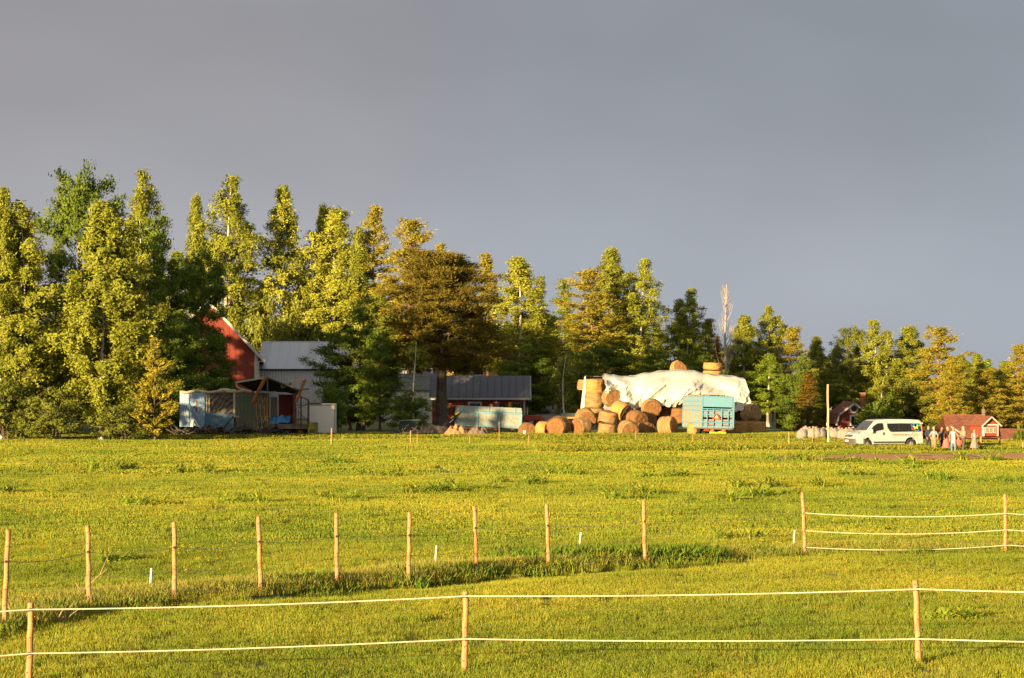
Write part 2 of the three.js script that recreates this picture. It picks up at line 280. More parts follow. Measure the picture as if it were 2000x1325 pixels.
// the general builder: trunk(s), limbs that carry clumps, clumps that carry leaves
function makeTree(o) {
  const r = rng(o.seed), L = new Leaves(), wood = [], limb = [], H = o.h, stems = o.stems || 1;
  for (let s = 0; s < stems; s++) {
    const a0 = r() * 6.283, off = stems > 1 ? o.spread : 0, hs = H * (s ? rr(0.72, 0.97, r) : 1), ph = r() * 6;
    const bx = Math.cos(a0 + s * 2.1) * off * 0.35, bz = Math.sin(a0 + s * 2.1) * off * 0.35, tx = Math.cos(a0 + s * 2.1) * off, tz = Math.sin(a0 + s * 2.1) * off;
    const trunk = t => V(bx + (tx - bx) * t + o.bend * Math.sin(t * 4 + ph) * t, hs * t, bz + (tz - bz) * t + o.bend * Math.cos(t * 3.3 + ph) * t);
    const rad = t => o.trunkR * (s ? 0.75 : 1) * (1 - 0.93 * t) * (1 + 0.5 * Math.exp(-t * 40)) + 0.012;
    wood.push(tube(Array.from({ length: 15 }, (_, i) => trunk(i / 14 * 0.985)), rad, 8));
    const nb = Math.round(o.branches / stems);
    for (let i = 0; i < nb; i++) {
      const t = o.base + (0.985 - o.base) * Math.pow((i + r()) / nb, o.bias || 1), u = (t - o.base) / (1 - o.base);
      const a = i * 2.39996 + s + rr(-0.4, 0.4, r), len = o.r * o.prof(u) * rr(o.lmin || 0.7, 1.08, r) * (1 + (o.irr ?? 0.38) * noise3(Math.cos(a) * 1.1 + o.seed, u * 4.5, Math.sin(a) * 1.1)), st = trunk(t);
      const rise = (o.rise[0] + (o.rise[1] - o.rise[0]) * u) * rr(0.55, 1.45, r), dx = Math.cos(a), dz = Math.sin(a), tw = rr(-0.35, 0.35, r);
      const path = q => V(st.x + (dx - dz * tw * q) * len * q, st.y + len * (rise * q - o.droop * q * q), st.z + (dz + dx * tw * q) * len * q);
      if (len > 0.5 && (i % (o.limbEvery || 1) === 0)) limb.push(tube([0, 0.25, 0.5, 0.75, 0.97].map(path), q => Math.max(0.012, rad(t) * 0.42 * (1 - 0.85 * q)), 4));
      const nc = Math.max(2, Math.round(o.clumps * (0.35 + 0.65 * len / o.r)));
      for (let c = 0; c < nc; c++) {
        const q = o.inner + (1 - o.inner) * Math.sqrt((c + r()) / nc), p = path(q), side = gauss(r) * len * o.fan * q;
        p.x += -dz * side; p.z += dx * side; p.y += gauss(r) * o.cy * 0.5;
        const shade = rr(0.82, 1.18, r), kk = mixc(o.pal[0], o.pal[1], r()).map(v => v * shade), fx = dx, fz = dz;
        const n = Math.round(o.leaves * rr(0.6, 1.4, r)), ov = V(fx, 0.35, fz);   // leaves turn their faces outwards
        for (let l = 0; l < n; l++) {
          const gx = gauss(r) * o.cx, gz = gauss(r) * o.cx, gy = o.hang ? -Math.abs(gauss(r)) * o.cy * 1.5 + 0.1 : gauss(r) * o.cy;
          const dir = o.needle ? V(fx * 0.7 + gauss(r) * 0.8, 0.35 + gauss(r) * 0.6, fz * 0.7 + gauss(r) * 0.8).normalize() : V(gauss(r), -0.5 + gauss(r) * 0.8, gauss(r)).normalize();
          const sz = o.leaf * rr(0.45, 1.6, r);
          L.leaf(p.x + gx, p.y + gy, p.z + gz, sz, sz * o.wide, dir, r, kk, ov);
        }
      }
    }
  }
  const g = new THREE.Group(); g.userData.h = H; g.userData.r = o.r;
  const c = new THREE.Mesh(L.geo(), MF.birch); c.name = 'crown'; c.castShadow = c.receiveShadow = true;
  const lm = new THREE.Mesh(join(limb), o.bark === 'birch' ? MB.dark : MB[o.bark]); lm.name = 'limbs';
  lm.userData.kind = 'stuff'; g.add(c, lm);
  for (const q of wood) { const w = new THREE.Mesh(q, MB[o.bark]); w.name = 'trunk'; g.add(w); }
  return g;
}
const cone = (lo, hi) => u => (u < lo ? 0.45 + 0.55 * u / lo : Math.pow(Math.max(0, 1 - (u - lo) / (1.02 - lo)), hi));
const dome = u => Math.sqrt(Math.max(0.02, 1 - Math.pow((u - 0.30) / 0.72, 2)));
const birchPal = [[0.175, 0.198, 0.021], [0.28, 0.288, 0.036]], leafPal = [[0.105, 0.128, 0.018], [0.175, 0.188, 0.03]], pinePal = [[0.155, 0.165, 0.024], [0.26, 0.245, 0.036]];
const bd = { h: 20, bend: 0.25, trunkR: 0.17, bark: 'birch', pal: birchPal, branches: 104, clumps: 7, leaves: 66, leaf: 0.185, wide: 0.60, cx: 0.30, cy: 0.55, fan: 0.26, inner: 0.25, hang: true, droop: 0.75, rise: [0.75, 1.3], lmin: 0.55 };
const pn = { h: 20, bend: 0.15, trunkR: 0.20, bark: 'pine', pal: pinePal, branches: 88, clumps: 6.5, leaves: 50, leaf: 0.25, wide: 0.34, cx: 0.38, cy: 0.27, fan: 0.36, inner: 0.35, needle: true, droop: 0.12, rise: [0.12, 0.75], lmin: 0.35 };
const lf = { h: 14, bend: 0.2, trunkR: 0.16, bark: 'dark', pal: leafPal, branches: 90, clumps: 7, leaves: 50, leaf: 0.19, wide: 0.66, cx: 0.42, cy: 0.30, fan: 0.32, inner: 0.3, droop: 0.25, rise: [0.45, 1.1], lmin: 0.6 };
const P = {
  birchA: makeTree({ ...bd, seed: 1, r: 3.2, base: 0.24, prof: cone(0.28, 0.95) }),
  birchB: makeTree({ ...bd, seed: 2, r: 2.9, base: 0.18, prof: cone(0.32, 0.9) }),
  birchC: makeTree({ ...bd, seed: 3, r: 3.6, base: 0.30, prof: cone(0.34, 0.85), lmin: 0.5, stems: 2, spread: 0.8 }),
  birchFront: makeTree({ ...bd, seed: 4, h: 18, r: 3.2, base: 0.05, prof: cone(0.3, 0.75), stems: 3, spread: 1.3, branches: 170, clumps: 7.5, leaf: 0.20, trunkR: 0.11 }),
  birchLean: makeTree({ ...bd, seed: 5, h: 18, r: 3.5, base: 0.10, prof: cone(0.28, 0.8), branches: 165, clumps: 8, leaf: 0.20, trunkR: 0.15, droop: 0.55 }),
  pineA: makeTree({ ...pn, seed: 6, r: 2.6, base: 0.30, prof: cone(0.3, 0.7) }),
  pineB: makeTree({ ...pn, seed: 7, r: 2.9, base: 0.28, prof: cone(0.45, 0.6), branches: 100 }),
  pineYoung: makeTree({ ...pn, seed: 8, h: 7.2, r: 2.2, base: 0.06, prof: cone(0.12, 0.95), branches: 70, clumps: 7, leaves: 40, leaf: 0.21, wide: 0.34, bark: 'dark', trunkR: 0.07, cx: 0.2, cy: 0.12, rise: [0.2, 1.3], fan: 0.14, inner: 0.25, droop: -0.15 }),
  pineDome: makeTree({ ...pn, seed: 9, h: 16.2, r: 6.0, base: 0.36, prof: u => Math.pow(Math.max(0, 1.0 - u), 0.32) * (0.72 + 0.28 * sstep(0, 0.16, u)), irr: 0.36, branches: 160, clumps: 16, leaves: 44, leaf: 0.25, wide: 0.36, cx: 0.52, cy: 0.25, fan: 0.36, inner: 0.25, rise: [0.05, 0.5], droop: 0.16, trunkR: 0.62, bark: 'dark', lmin: 0.7 }),
  spruce: makeTree({ ...pn, seed: 10, h: 18, r: 2.5, base: 0.08, prof: u => Math.pow(Math.max(0, 1 - u), 0.85) + 0.05, branches: 130, clumps: 5, leaves: 34, rise: [-0.1, 0.35], droop: 0.25, bark: 'dark', cy: 0.16 }),
  leafyA: makeTree({ ...lf, seed: 11, r: 3.6, base: 0.10, prof: dome, branches: 100 }),
  leafyB: makeTree({ ...lf, seed: 12, r: 3.2, base: 0.06, prof: cone(0.34, 0.6), stems: 3, spread: 1.6, branches: 120 }),
  aspen: makeTree({ ...lf, seed: 13, r: 3.4, base: 0.26, prof: dome, bark: 'grey', branches: 90, h: 16 }),
  bush: makeTree({ ...lf, seed: 14, h: 4, r: 1.9, base: 0.04, prof: dome, stems: 5, spread: 0.9, branches: 70, clumps: 5, leaves: 30, leaf: 0.16, trunkR: 0.05, cx: 0.28, cy: 0.24 }),
  birchLow: makeTree({ ...bd, seed: 21, r: 3.4, base: 0.12, prof: dome, branches: 46, clumps: 4.5, leaves: 18, leaf: 0.72, limbEvery: 5 }),
  spruceLow: makeTree({ ...pn, seed: 22, h: 18, r: 2.8, base: 0.04, prof: u => Math.pow(Math.max(0, 1 - u), 0.8) + 0.05, branches: 90, clumps: 4, leaves: 18, leaf: 0.55, limbEvery: 6, rise: [-0.1, 0.35], droop: 0.25, bark: 'dark', cy: 0.2 }),
  thin: makeTree({ ...bd, seed: 15, h: 9, r: 1.8, base: 0.42, prof: cone(0.4, 0.7), branches: 22, clumps: 4, leaves: 12, leaf: 0.16, trunkR: 0.09 }),
};
const placed = {};
function tree(kind, mat, px, topY, d, wpx, name, label, group, o = {}) {
  const src = P[kind], p = landAtPx(px, d), H = CAMY + (HZ - topY) / F * d - p.y;
  const g = src.clone(); g.name = numbered(name); g.position.copy(p); g.rotation.y = o.turn ?? R() * 6.283;
  const sy = H / src.userData.h, sx = wpx / F * d / 2 / src.userData.r * (kind === 'birchA' || kind === 'birchB' ? 1.45 : 1.2);
  g.scale.set(sx, sy, sx); if (o.lean) g.rotation.z = o.lean;
  g.children[0].material = MF[mat]; g.userData = {}; tag(g, label, 'tree', group); scene.add(g); return g;
}
const T = (...a) => tree(...a);
// sunlit front group at the left
T('birchFront', 'birch', 58, 392, 184, 165, 'birch_tree', 'sunlit bushy multi-stemmed birch at the left edge of the field, leaves down to the grass');
T('birchLean', 'birch', 198, 392, 182, 185, 'birch_tree', 'sunlit yellow-green birch with a pale leaning trunk, right of the multi-stemmed birch');
T('birchA', 'birch', 2, 362, 182, 90, 'birch_tree', 'tall birch cut by the left edge of the picture');
T('birchB', 'birch', 248, 470, 188, 90, 'birch_tree', 'slim sunlit birch tucked behind the leaning birch on its right');
T('pineYoung', 'pine', 303, 662, 180, 105, 'pine_tree', 'small golden young pine in front of the blue wreck');
T('bush', 'birch', 20, 740, 181, 110, 'shrub', 'leafy sunlit shrub at the foot of the multi-stemmed birch, by the left edge');
T('bush', 'birch', 105, 775, 180, 95, 'shrub', 'low sunlit shrub between the multi-stemmed and the leaning birch');
T('bush', 'birch', 245, 790, 180.5, 90, 'shrub', 'low sunlit shrub between the leaning birch and the young pine');
T('leafyA', 'leafy', 155, 360, 222, 150, 'maple_tree', 'broad green maple rising behind the two front birches');
T('birchC', 'birch', 285, 326, 248, 125, 'birch_tree', 'tallest sunlit birch at the left, above the dark green willows');
T('leafyB', 'leafy', 312, 430, 214, 135, 'willow_tree', 'tall dark green shaded willow right of the front birches');
T('leafyA', 'leafy', 394, 512, 222, 108, 'willow_tree', 'shaded dark willow leaning over the red barn gable');
T('leafyB', 'leafy', 350, 612, 208, 104, 'willow_tree', 'lower shaded willow directly behind the blue wreck');
T('leafyB', 'leafy', 424, 690, 236, 64, 'willow_tree', 'small shaded willow against the red barn wall');
T('spruce', 'spruce', 110, 470, 225, 100, 'spruce_tree', 'dark spruce seen in the gap between the two front birches');
T('birchC', 'birch', 440, 343, 335, 158, 'birch_tree', 'broad sunlit birch above the ridge of the red barn');
T('birchB', 'birch', 385, 372, 338, 60, 'birch_tree', 'narrow sunlit birch left of the broad birch above the barn');
T('birchA', 'birchSunlit', 552, 358, 340, 108, 'birch_tree', 'sunlit birch with a long bare white trunk behind the metal barn');
T('birchB', 'birch', 628, 392, 350, 70, 'birch_tree', 'shaded grey-green birch peeping out between two sunlit birches');
T('birchB', 'birchSunlit', 650, 398, 338, 118, 'birch_tree', 'sunlit weeping birch right of the white-trunked birch, leafy to the barn roof');
T('birchA', 'birch', 700, 440, 336, 70, 'birch_tree', 'slender birch left of the golden pines');
T('pineA', 'pine', 728, 400, 338, 95, 'pine_tree', 'golden pine, left of the pair left of the great dark pine');
T('pineB', 'pine', 798, 430, 306, 112, 'pine_tree', 'golden pine, right of the pair left of the great dark pine');
T('birchB', 'birch', 735, 560, 292, 90, 'birch_tree', 'shaded birch under the golden pines');
T('pineA', 'pine', 862, 474, 300, 66, 'pine_tree', 'small golden pine top showing above the great dark pine');
T('spruce', 'spruce', 905, 505, 296, 66, 'spruce_tree', 'dark spruce top at the right shoulder of the great dark pine');
T('pineDome', 'brownShadePine', 862, 501, 224, 212, 'pine_tree', 'great dark dome-shaped pine with a thick trunk beside the red shed', null, { turn: 1 });
T('pineA', 'pine', 952, 494, 292, 72, 'pine_tree', 'brownish golden pine between the great dark pine and the pale birch');
T('birchB', 'birchSunlit', 1012, 496, 262, 112, 'birch_tree', 'pale yellow sunlit birch standing alone right of the great dark pine');
T('leafyB', 'leafy', 1030, 665, 255, 90, 'willow_tree', 'shaded bushy tree below the pale lone birch');
T('spruce', 'spruce', 1055, 536, 285, 66, 'spruce_tree', 'dark spruce just right of the pale lone birch');
T('spruce', 'spruce', 1100, 543, 280, 92, 'spruce_tree', 'dark broad spruce left of the golden-brown pine by the hay');
T('pineB', 'pine', 1158, 528, 258, 120, 'pine_tree', 'golden-brown sunlit pine left of the twin birches behind the hay');
T('birchB', 'birch', 1198, 478, 266, 92, 'birch_tree', 'taller left one of the twin sunlit birches behind the hay');
T('birchC', 'birch', 1240, 504, 262, 122, 'birch_tree', 'wider right one of the twin sunlit birches behind the hay');
T('birchC', 'birch', 1333, 562, 272, 100, 'birch_tree', 'dark shaded birch behind the top of the white tarpaulin');
T('pineA', 'pine', 1382, 622, 280, 62, 'pine_tree', 'small olive pine between the dark birch and the dead tree');
T('spruce', 'rust', 1402, 655, 272, 46, 'spruce_tree', 'brown withered spruce left of the dead tree');
T('birchA', 'birch', 1455, 615, 272, 92, 'birch_tree', 'sunlit birch right of the bare dead tree');
T('birchC', 'birch', 1508, 597, 276, 90, 'birch_tree', 'tall sunlit birch with a thin top, second right of the dead tree');
T('pineB', 'pine', 1545, 640, 272, 72, 'pine_tree', 'olive pine right of the thin-topped birch');
T('spruce', 'rust', 1578, 728, 246, 72, 'spruce_tree', 'low brown conifer left of the tall bare pole');
T('birchA', 'leafy', 1500, 690, 258, 90, 'birch_tree', 'shaded birch with a white stem just right of the hay pile');
T('leafyB', 'leafy', 1548, 700, 256, 80, 'willow_tree', 'shaded bushy willow left of the low brown conifer');
T('birchA', 'birch', 1592, 656, 300, 72, 'birch_tree', 'green birch above the low brown conifer');
T('birchC', 'birch', 1628, 662, 304, 78, 'birch_tree', 'green birch right above the tall bare pole');
T('aspen', 'birch', 1667, 656, 286, 72, 'aspen_tree', 'golden round-topped aspen above the red cottage');
T('birchC', 'birch', 1725, 624, 284, 108, 'birch_tree', 'largest birch of the right group, above the white van');
T('birchB', 'birch', 1782, 632, 286, 92, 'birch_tree', 'birch right of the largest birch of the right group');
T('pineB', 'pine', 1832, 640, 276, 98, 'pine_tree', 'golden broad-topped pine above the people');
T('pineA', 'pine', 1858, 705, 262, 66, 'pine_tree', 'lower golden pine in front of the broad-topped pine');
T('birchB', 'birch', 1880, 690, 290, 62, 'birch_tree', 'green birch right of the broad-topped golden pine');
T('birchA', 'birch', 1912, 690, 296, 74, 'birch_tree', 'green birch above the red house with the porch');
T('pineB', 'pine', 1922, 722, 268, 90, 'pine_tree', 'olive spreading pine behind the porch roof');
T('birchC', 'birch', 1955, 706, 288, 80, 'birch_tree', 'green birch, last but one before the right edge');
T('pineA', 'pine', 1990, 672, 270, 76, 'pine_tree', 'dark olive conifer at the right edge of the picture');
T('leafyB', 'birch', 1655, 745, 280, 100, 'willow_tree', 'shaded bushy tree behind the red cottage');
T('birchC', 'birch', 1715, 735, 274, 90, 'birch_tree', 'shaded weeping tree behind the windscreen of the van');
T('leafyB', 'birch', 1775, 742, 276, 110, 'willow_tree', 'shaded bushy tree behind the rear half of the van');
T('leafyB', 'birch', 1968, 762, 276, 90, 'willow_tree', 'shaded bush right behind the red house with the porch');
// in front of barn and shed
T('leafyB', 'leafy', 696, 588, 226, 128, 'alder_tree', 'dark green shaded alder between the metal barn and the great dark pine');
T('leafyA', 'leafy', 742, 668, 222, 82, 'alder_tree', 'lower shaded alder leaning against the great dark pine');
T('thin', 'leafy', 808, 665, 216, 80, 'birch_tree', 'thin half bare white-stemmed birch in front of the great dark pine');
T('bush', 'leafy', 802, 772, 216, 70, 'shrub', 'dark shrub in front of the white house wall');
T('bush', 'leafy', 650, 752, 212, 52, 'shrub', 'dark shrub beside the white panel box');
T('bush', 'birchSunlit', 530, 608, 330, 76, 'shrub', 'bright yellow-green bush behind the ridge of the metal barn, at its left');
T('bush', 'birchSunlit', 568, 612, 334, 66, 'shrub', 'bright yellow-green bush behind the ridge of the metal barn, right of its neighbour');
T('thin', 'birch', 1102, 690, 238, 66, 'birch_tree', 'small thin sunlit tree left of the hay pile');
T('bush', 'birch', 1122, 700, 246, 66, 'shrub', 'sunlit leafy bush behind the left stack of bales');
T('leafyA', 'leafy', 1180, 684, 250, 110, 'willow_tree', 'dark shaded bush behind the left end of the tarpaulin');
T('leafyB', 'leafy', 1262, 688, 250, 110, 'willow_tree', 'dark shaded bush behind the middle of the tarpaulin');
T('leafyB', 'leafy', 1385, 690, 254, 90, 'willow_tree', 'dark shaded bush behind the right end of the tarpaulin');
T('bush', 'leafy', 1712, 786, 256, 62, 'shrub', 'leafy shrub hiding the right half of the red cottage, behind the van roof');
T('bush', 'spruce', 1990, 838, 214, 22, 'shrub', 'small dark pointed shrub before the low red roof at the right edge');
// the depth of the wood behind them
{
  const g = 'dark conifers of the wood behind the trees that can be told apart', lab = 'dark conifer deep in the wood, behind the nearer trees';
  const row = [[60, 430, 262], [200, 450, 268], [345, 420, 330], [470, 470, 345], [510, 480, 350], [600, 470, 350], [665, 480, 345], [770, 500, 340], [830, 520, 335], [930, 540, 335], [985, 600, 325], [1075, 590, 320], [1130, 600, 318], [1220, 600, 312], [1290, 620, 315], [1360, 650, 320], [1430, 672, 318], [1480, 660, 322], [1565, 700, 318], [1610, 700, 320], [1650, 690, 330], [1700, 690, 325], [1755, 690, 322], [1800, 690, 320], [1870, 715, 325], [1900, 722, 325], [1940, 726, 322], [1975, 720, 325], [560, 520, 352], [700, 540, 340], [880, 560, 330], [1025, 590, 322], [1170, 610, 325]];
  row.forEach(([px, y, d], i) => T('spruceLow', 'spruce', px, y + (px > 1000 ? 25 : 70), d, px > 1000 ? 110 : 95, 'conifer_tree', lab, g));
}
// the same wood goes on to the left of the frame and shades the farmyard
{
  const r = rng(77), lab = 'tree of the wood left of the picture';
  let n = 0;
  const put = (X, D, H) => { const px = 1000 + X * F / D; if (px > -40) return; const i = n++ % 4; tree(i === 1 ? 'spruceLow' : 'birchLow', ['birch', 'spruce', 'leafy', 'birch'][i], px, HZ - (H - CAMY) * F / D, D, 9 * F / D, 'woodland_tree', lab, 'trees of the wood left of the picture'); };
  for (let d = 182; d < 193; d += 5) for (let x = -49 - (d - 182) * 0.1; x > -64; x -= 4.5) put(x + rr(-0.8, 0.8, r), d + rr(-1, 1, r), rr(20.5, 22.5, r));   // the tall edge
  for (let d = 194; d < 285; d += 12) for (let x = -47 - (d - 184) * 0.18; x > -120; x -= 8) put(x + rr(-2.5, 2.5, r), d + rr(-3, 3, r), rr(16, 19, r));
}
{ // the far wood as one mass
  const r = rng(88), list = []; for (let i = 0; i < 420; i++) { const d = rr(335, 430, r), x = rr(-125, 125, r), s = rr(0.55, 0.85, r) * (x > 30 ? 0.85 : 1); list.push([x, d, s * 1.25, s, [rr(0.8, 1.1, r), rr(0.85, 1.1, r), 1]]); }
  scatter('far_wood', P.spruceLow.children[0].geometry, MF.spruce, list, 'dark far wood closing the view behind all the trees', 'wood');
}
{ // dead bare tree
  const p = landAtPx(1418, 264), H = CAMY + (HZ - 556) / F * 264 - p.y, r = rng(31), w = [];
  const deadBark = std([0.42, 0.34, 0.25], 0.9);
  const t = thing('dead_tree', 'bare dead tree with pale upright twigs right of the hay pile', 'tree', p);
  mesh('trunk', tube(Array.from({ length: 9 }, (_, i) => V(0.08 * Math.sin(i), H * i / 8, 0)), u => 0.21 * (1 - 0.9 * u) + 0.02, 7), deadBark, t);
  for (let i = 0; i < 32; i++) { const y = H * rr(0.30, 0.93, r), a = r() * 6.283, l = H * 0.34 * (1 - y / H * 0.72) * rr(0.5, 1.1, r), c = Math.cos(a), s = Math.sin(a);
    w.push(tube([V(0, y, 0), V(c * l * 0.25, y + l * 0.4, s * l * 0.25), V(c * l * 0.4, y + l, s * l * 0.4)], u => 0.036 * (1 - 0.7 * u), 4));
    for (let k = 0; k < 3; k++) { const f = rr(0.3, 0.9, r), b = a + rr(-1, 1, r), q = l * 0.35; w.push(tube([V(c * l * 0.35 * f, y + l * f, s * l * 0.35 * f), V(c * l * 0.35 * f + Math.cos(b) * q * 0.3, y + l * f + q, s * l * 0.35 * f + Math.sin(b) * q * 0.3)], 0.011, 3)); } }
  w.push(tube([V(0, H * 0.3, 0), V(-1.0, H * 0.48, 0.2), V(-1.5, H * 0.72, 0.3)], u => 0.06 * (1 - 0.8 * u), 5));
  mesh('limbs', w, deadBark, t).userData.kind = 'stuff';
}

// ---------------------------------------------------------------- buildings
const C = {
  red: new THREE.MeshStandardMaterial({ map: noiseTex(128, (x, y) => mixc([0.16, 0.028, 0.018], [0.26, 0.048, 0.028], 0.5 + 0.3 * noise3(x * 30, y * 3, 2) + 0.3 * noise3(x * 5, y * 5, 4))), roughness: 0.9 }),
  white: std([0.55, 0.53, 0.49], 0.7), offwhite: std([0.45, 0.43, 0.39], 0.75), zinc: std([0.50, 0.51, 0.54], 0.45, { metalness: 0.1 }), zincDark: std([0.42, 0.43, 0.46], 0.45, { metalness: 0.1 }),
  slate: std([0.095, 0.095, 0.11], 0.6), dark: std([0.012, 0.011, 0.010], 0.9), glass: std([0.02, 0.022, 0.025], 0.08), wood: std([0.16, 0.12, 0.08], 0.9), black: std([0.02, 0.02, 0.02], 0.7),
  tileRed: new THREE.MeshStandardMaterial({ map: noiseTex(128, (x, y) => mixc([0.13, 0.045, 0.025], [0.24, 0.085, 0.045], 0.5 + 0.5 * noise3(x * 8, y * 8, 2) + 0.3 * noise3(x * 30, y * 30, 4))), roughness: 0.95 }),
  yellow: std([0.55, 0.36, 0.13], 0.85), rust: std([0.30, 0.115, 0.035], 0.9), rubber: std([0.025, 0.024, 0.023], 0.85), steel: std([0.20, 0.20, 0.20], 0.5, { metalness: 0.6 }),
  redPaint: std([0.32, 0.025, 0.015], 0.5), orange: std([0.6, 0.22, 0.03], 0.6), yellowPaint: std([0.62, 0.42, 0.03], 0.6),
};
const plank = (w, h, n, t, x0, y0, z, vertical = true) => {    // boards side by side with open joints between them
  const out = []; const k = vertical ? w / n : h / n;
  for (let i = 0; i < n; i++) out.push(vertical ? box(k - 0.014, h, t + (i % 3) * 0.004, x0 + k * (i + 0.5), y0 + h / 2, z) : box(w, k - 0.014, t + (i % 3) * 0.004, x0 + w / 2, y0 + k * (i + 0.5), z)); return out;
};
function corrugated(w, h, pitch, depth, sawtooth = 0) {         // in x,y facing +z
  const n = Math.round(w / pitch) * 4; return grid(n, 2, (u, v) => V(u * w, v * h - (v === 0 && sawtooth ? (Math.sin(u * w / pitch * Math.PI * 2) > 0 ? sawtooth : 0) : 0), depth * 0.5 * Math.sin(u * w / pitch * Math.PI * 2)));
}
{ // tall red barn, gable towards the field
  const d = 292, p = landAtPx(404, d), k = F / d, y = py => CAMY + (HZ - py) / k - p.y, b = thing('red_barn', 'tall red barn with its gable end half hidden by dark willows', 'barn', p, 0.115);
  const hw = 98 / k, ye = y(690), ya = y(586), L = 24;
  mesh('wall', [extrude([[-hw, 0], [hw, 0], [hw, ye], [0, ya - 0.25], [-hw, ye]], L).translate(0, 0, -L / 2)], C.red, b);
  for (let i = 0; i < 18; i++) { const x = -hw + (i + 0.5) * hw * 2 / 18, h = ye + (ya - 0.25 - ye) * (1 - Math.abs(x) / hw); mesh('board', box(hw * 2 / 18 - 0.03, h - 0.25, 0.03, x, (h - 0.25) / 2, 0.016), C.red, b); }
  const ov = 1.25, ang = Math.atan2(ya - ye, hw), len = Math.hypot(hw, ya - ye) + ov;
  for (const s of [-1, 1]) {
    const roof = mesh('roof', box(len, 0.16, L + 1.6, 0, 0, 0, -s * ang).translate(s * (Math.cos(ang) * len / 2), ya + 0.02 - Math.sin(ang) * len / 2, -L / 2), C.zincDark, b);
    mesh('bargeboard', box(len + 0.1, 0.30, 0.06, 0, 0, 0, -s * ang).translate(s * (Math.cos(ang) * len / 2), ya - 0.12 - Math.sin(ang) * len / 2, 0.83), C.offwhite, b);
    mesh('gutter', cyl(V(s * Math.cos(ang) * len, ya - Math.sin(ang) * len - 0.1, 0.8), V(s * Math.cos(ang) * len, ya - Math.sin(ang) * len - 0.1, -L - 0.8), 0.11), C.zincDark, b);
    mesh('corner_board', box(0.42, ye - 0.1, 0.14, s * (hw - 0.15), ye / 2, 0.06), C.offwhite, b);
    mesh('downpipe', [cyl(V(s * Math.cos(ang) * len, ya - Math.sin(ang) * len - 0.15, 0.6), V(s * (hw + 0.15), ye - 1.0, 0.35), 0.07), cyl(V(s * (hw + 0.15), ye - 1.0, 0.35), V(s * (hw + 0.15), 0, 0.35), 0.07)], C.offwhite, b);
  }
}
{ // long metal barn
  const d = 306, k = F / d, p = landAtPx(500, d), y = py => CAMY + (HZ - py) / k - p.y, b = thing('metal_barn', 'long grey barn with a sheet metal roof and corrugated wall beside the tall red barn', 'barn', p);
  const W = 345 / k, ye = y(723), yr = y(667), yb = y(784), dep = 8;
  mesh('wall', box(W, ye, dep * 2, W / 2, ye / 2, -dep - 0.12), C.white, b);
  mesh('cladding', corrugated(W, ye - yb + 0.05, 0.36, 0.09, 0.28).translate(0, yb, -0.02), C.zinc, b);
  mesh('eaves_shade', box(W, 0.14, 0.3, W / 2, ye + 0.02, 0.05), C.dark, b);  // dark strip painted in as the shade under the eaves
  const len = Math.hypot(dep + 0.5, yr - ye), a = Math.atan2(yr - ye, dep + 0.5);
  for (const s of [1, -1]) for (let i = 0; i < 18; i++) {
    const w = W / 18, tone = [C.zinc, C.zincDark][(i * 7 + (s > 0 ? 0 : 3)) % 5 === 0 ? 1 : 0];
    mesh('roof_sheet', [box(w - 0.02, 0.05, len, 0, 0, 0), ...[-0.36, -0.12, 0.12, 0.36].map(q => box(0.06, 0.05, len, q * w, 0.045, 0))].map(g => g.rotateX(s * a).translate(w * (i + 0.5), (ye + yr) / 2 + 0.12, s > 0 ? -(dep + 0.5) / 2 + 0.5 : -dep * 1.5)), tone, b);
  }
  mesh('gable', extrude([[-dep, 0], [dep, 0], [0, yr - ye - 0.1]], 0.2).rotateY(Math.PI / 2).translate(W - 0.12, ye, -dep - 0.1), C.zincDark, b);
}
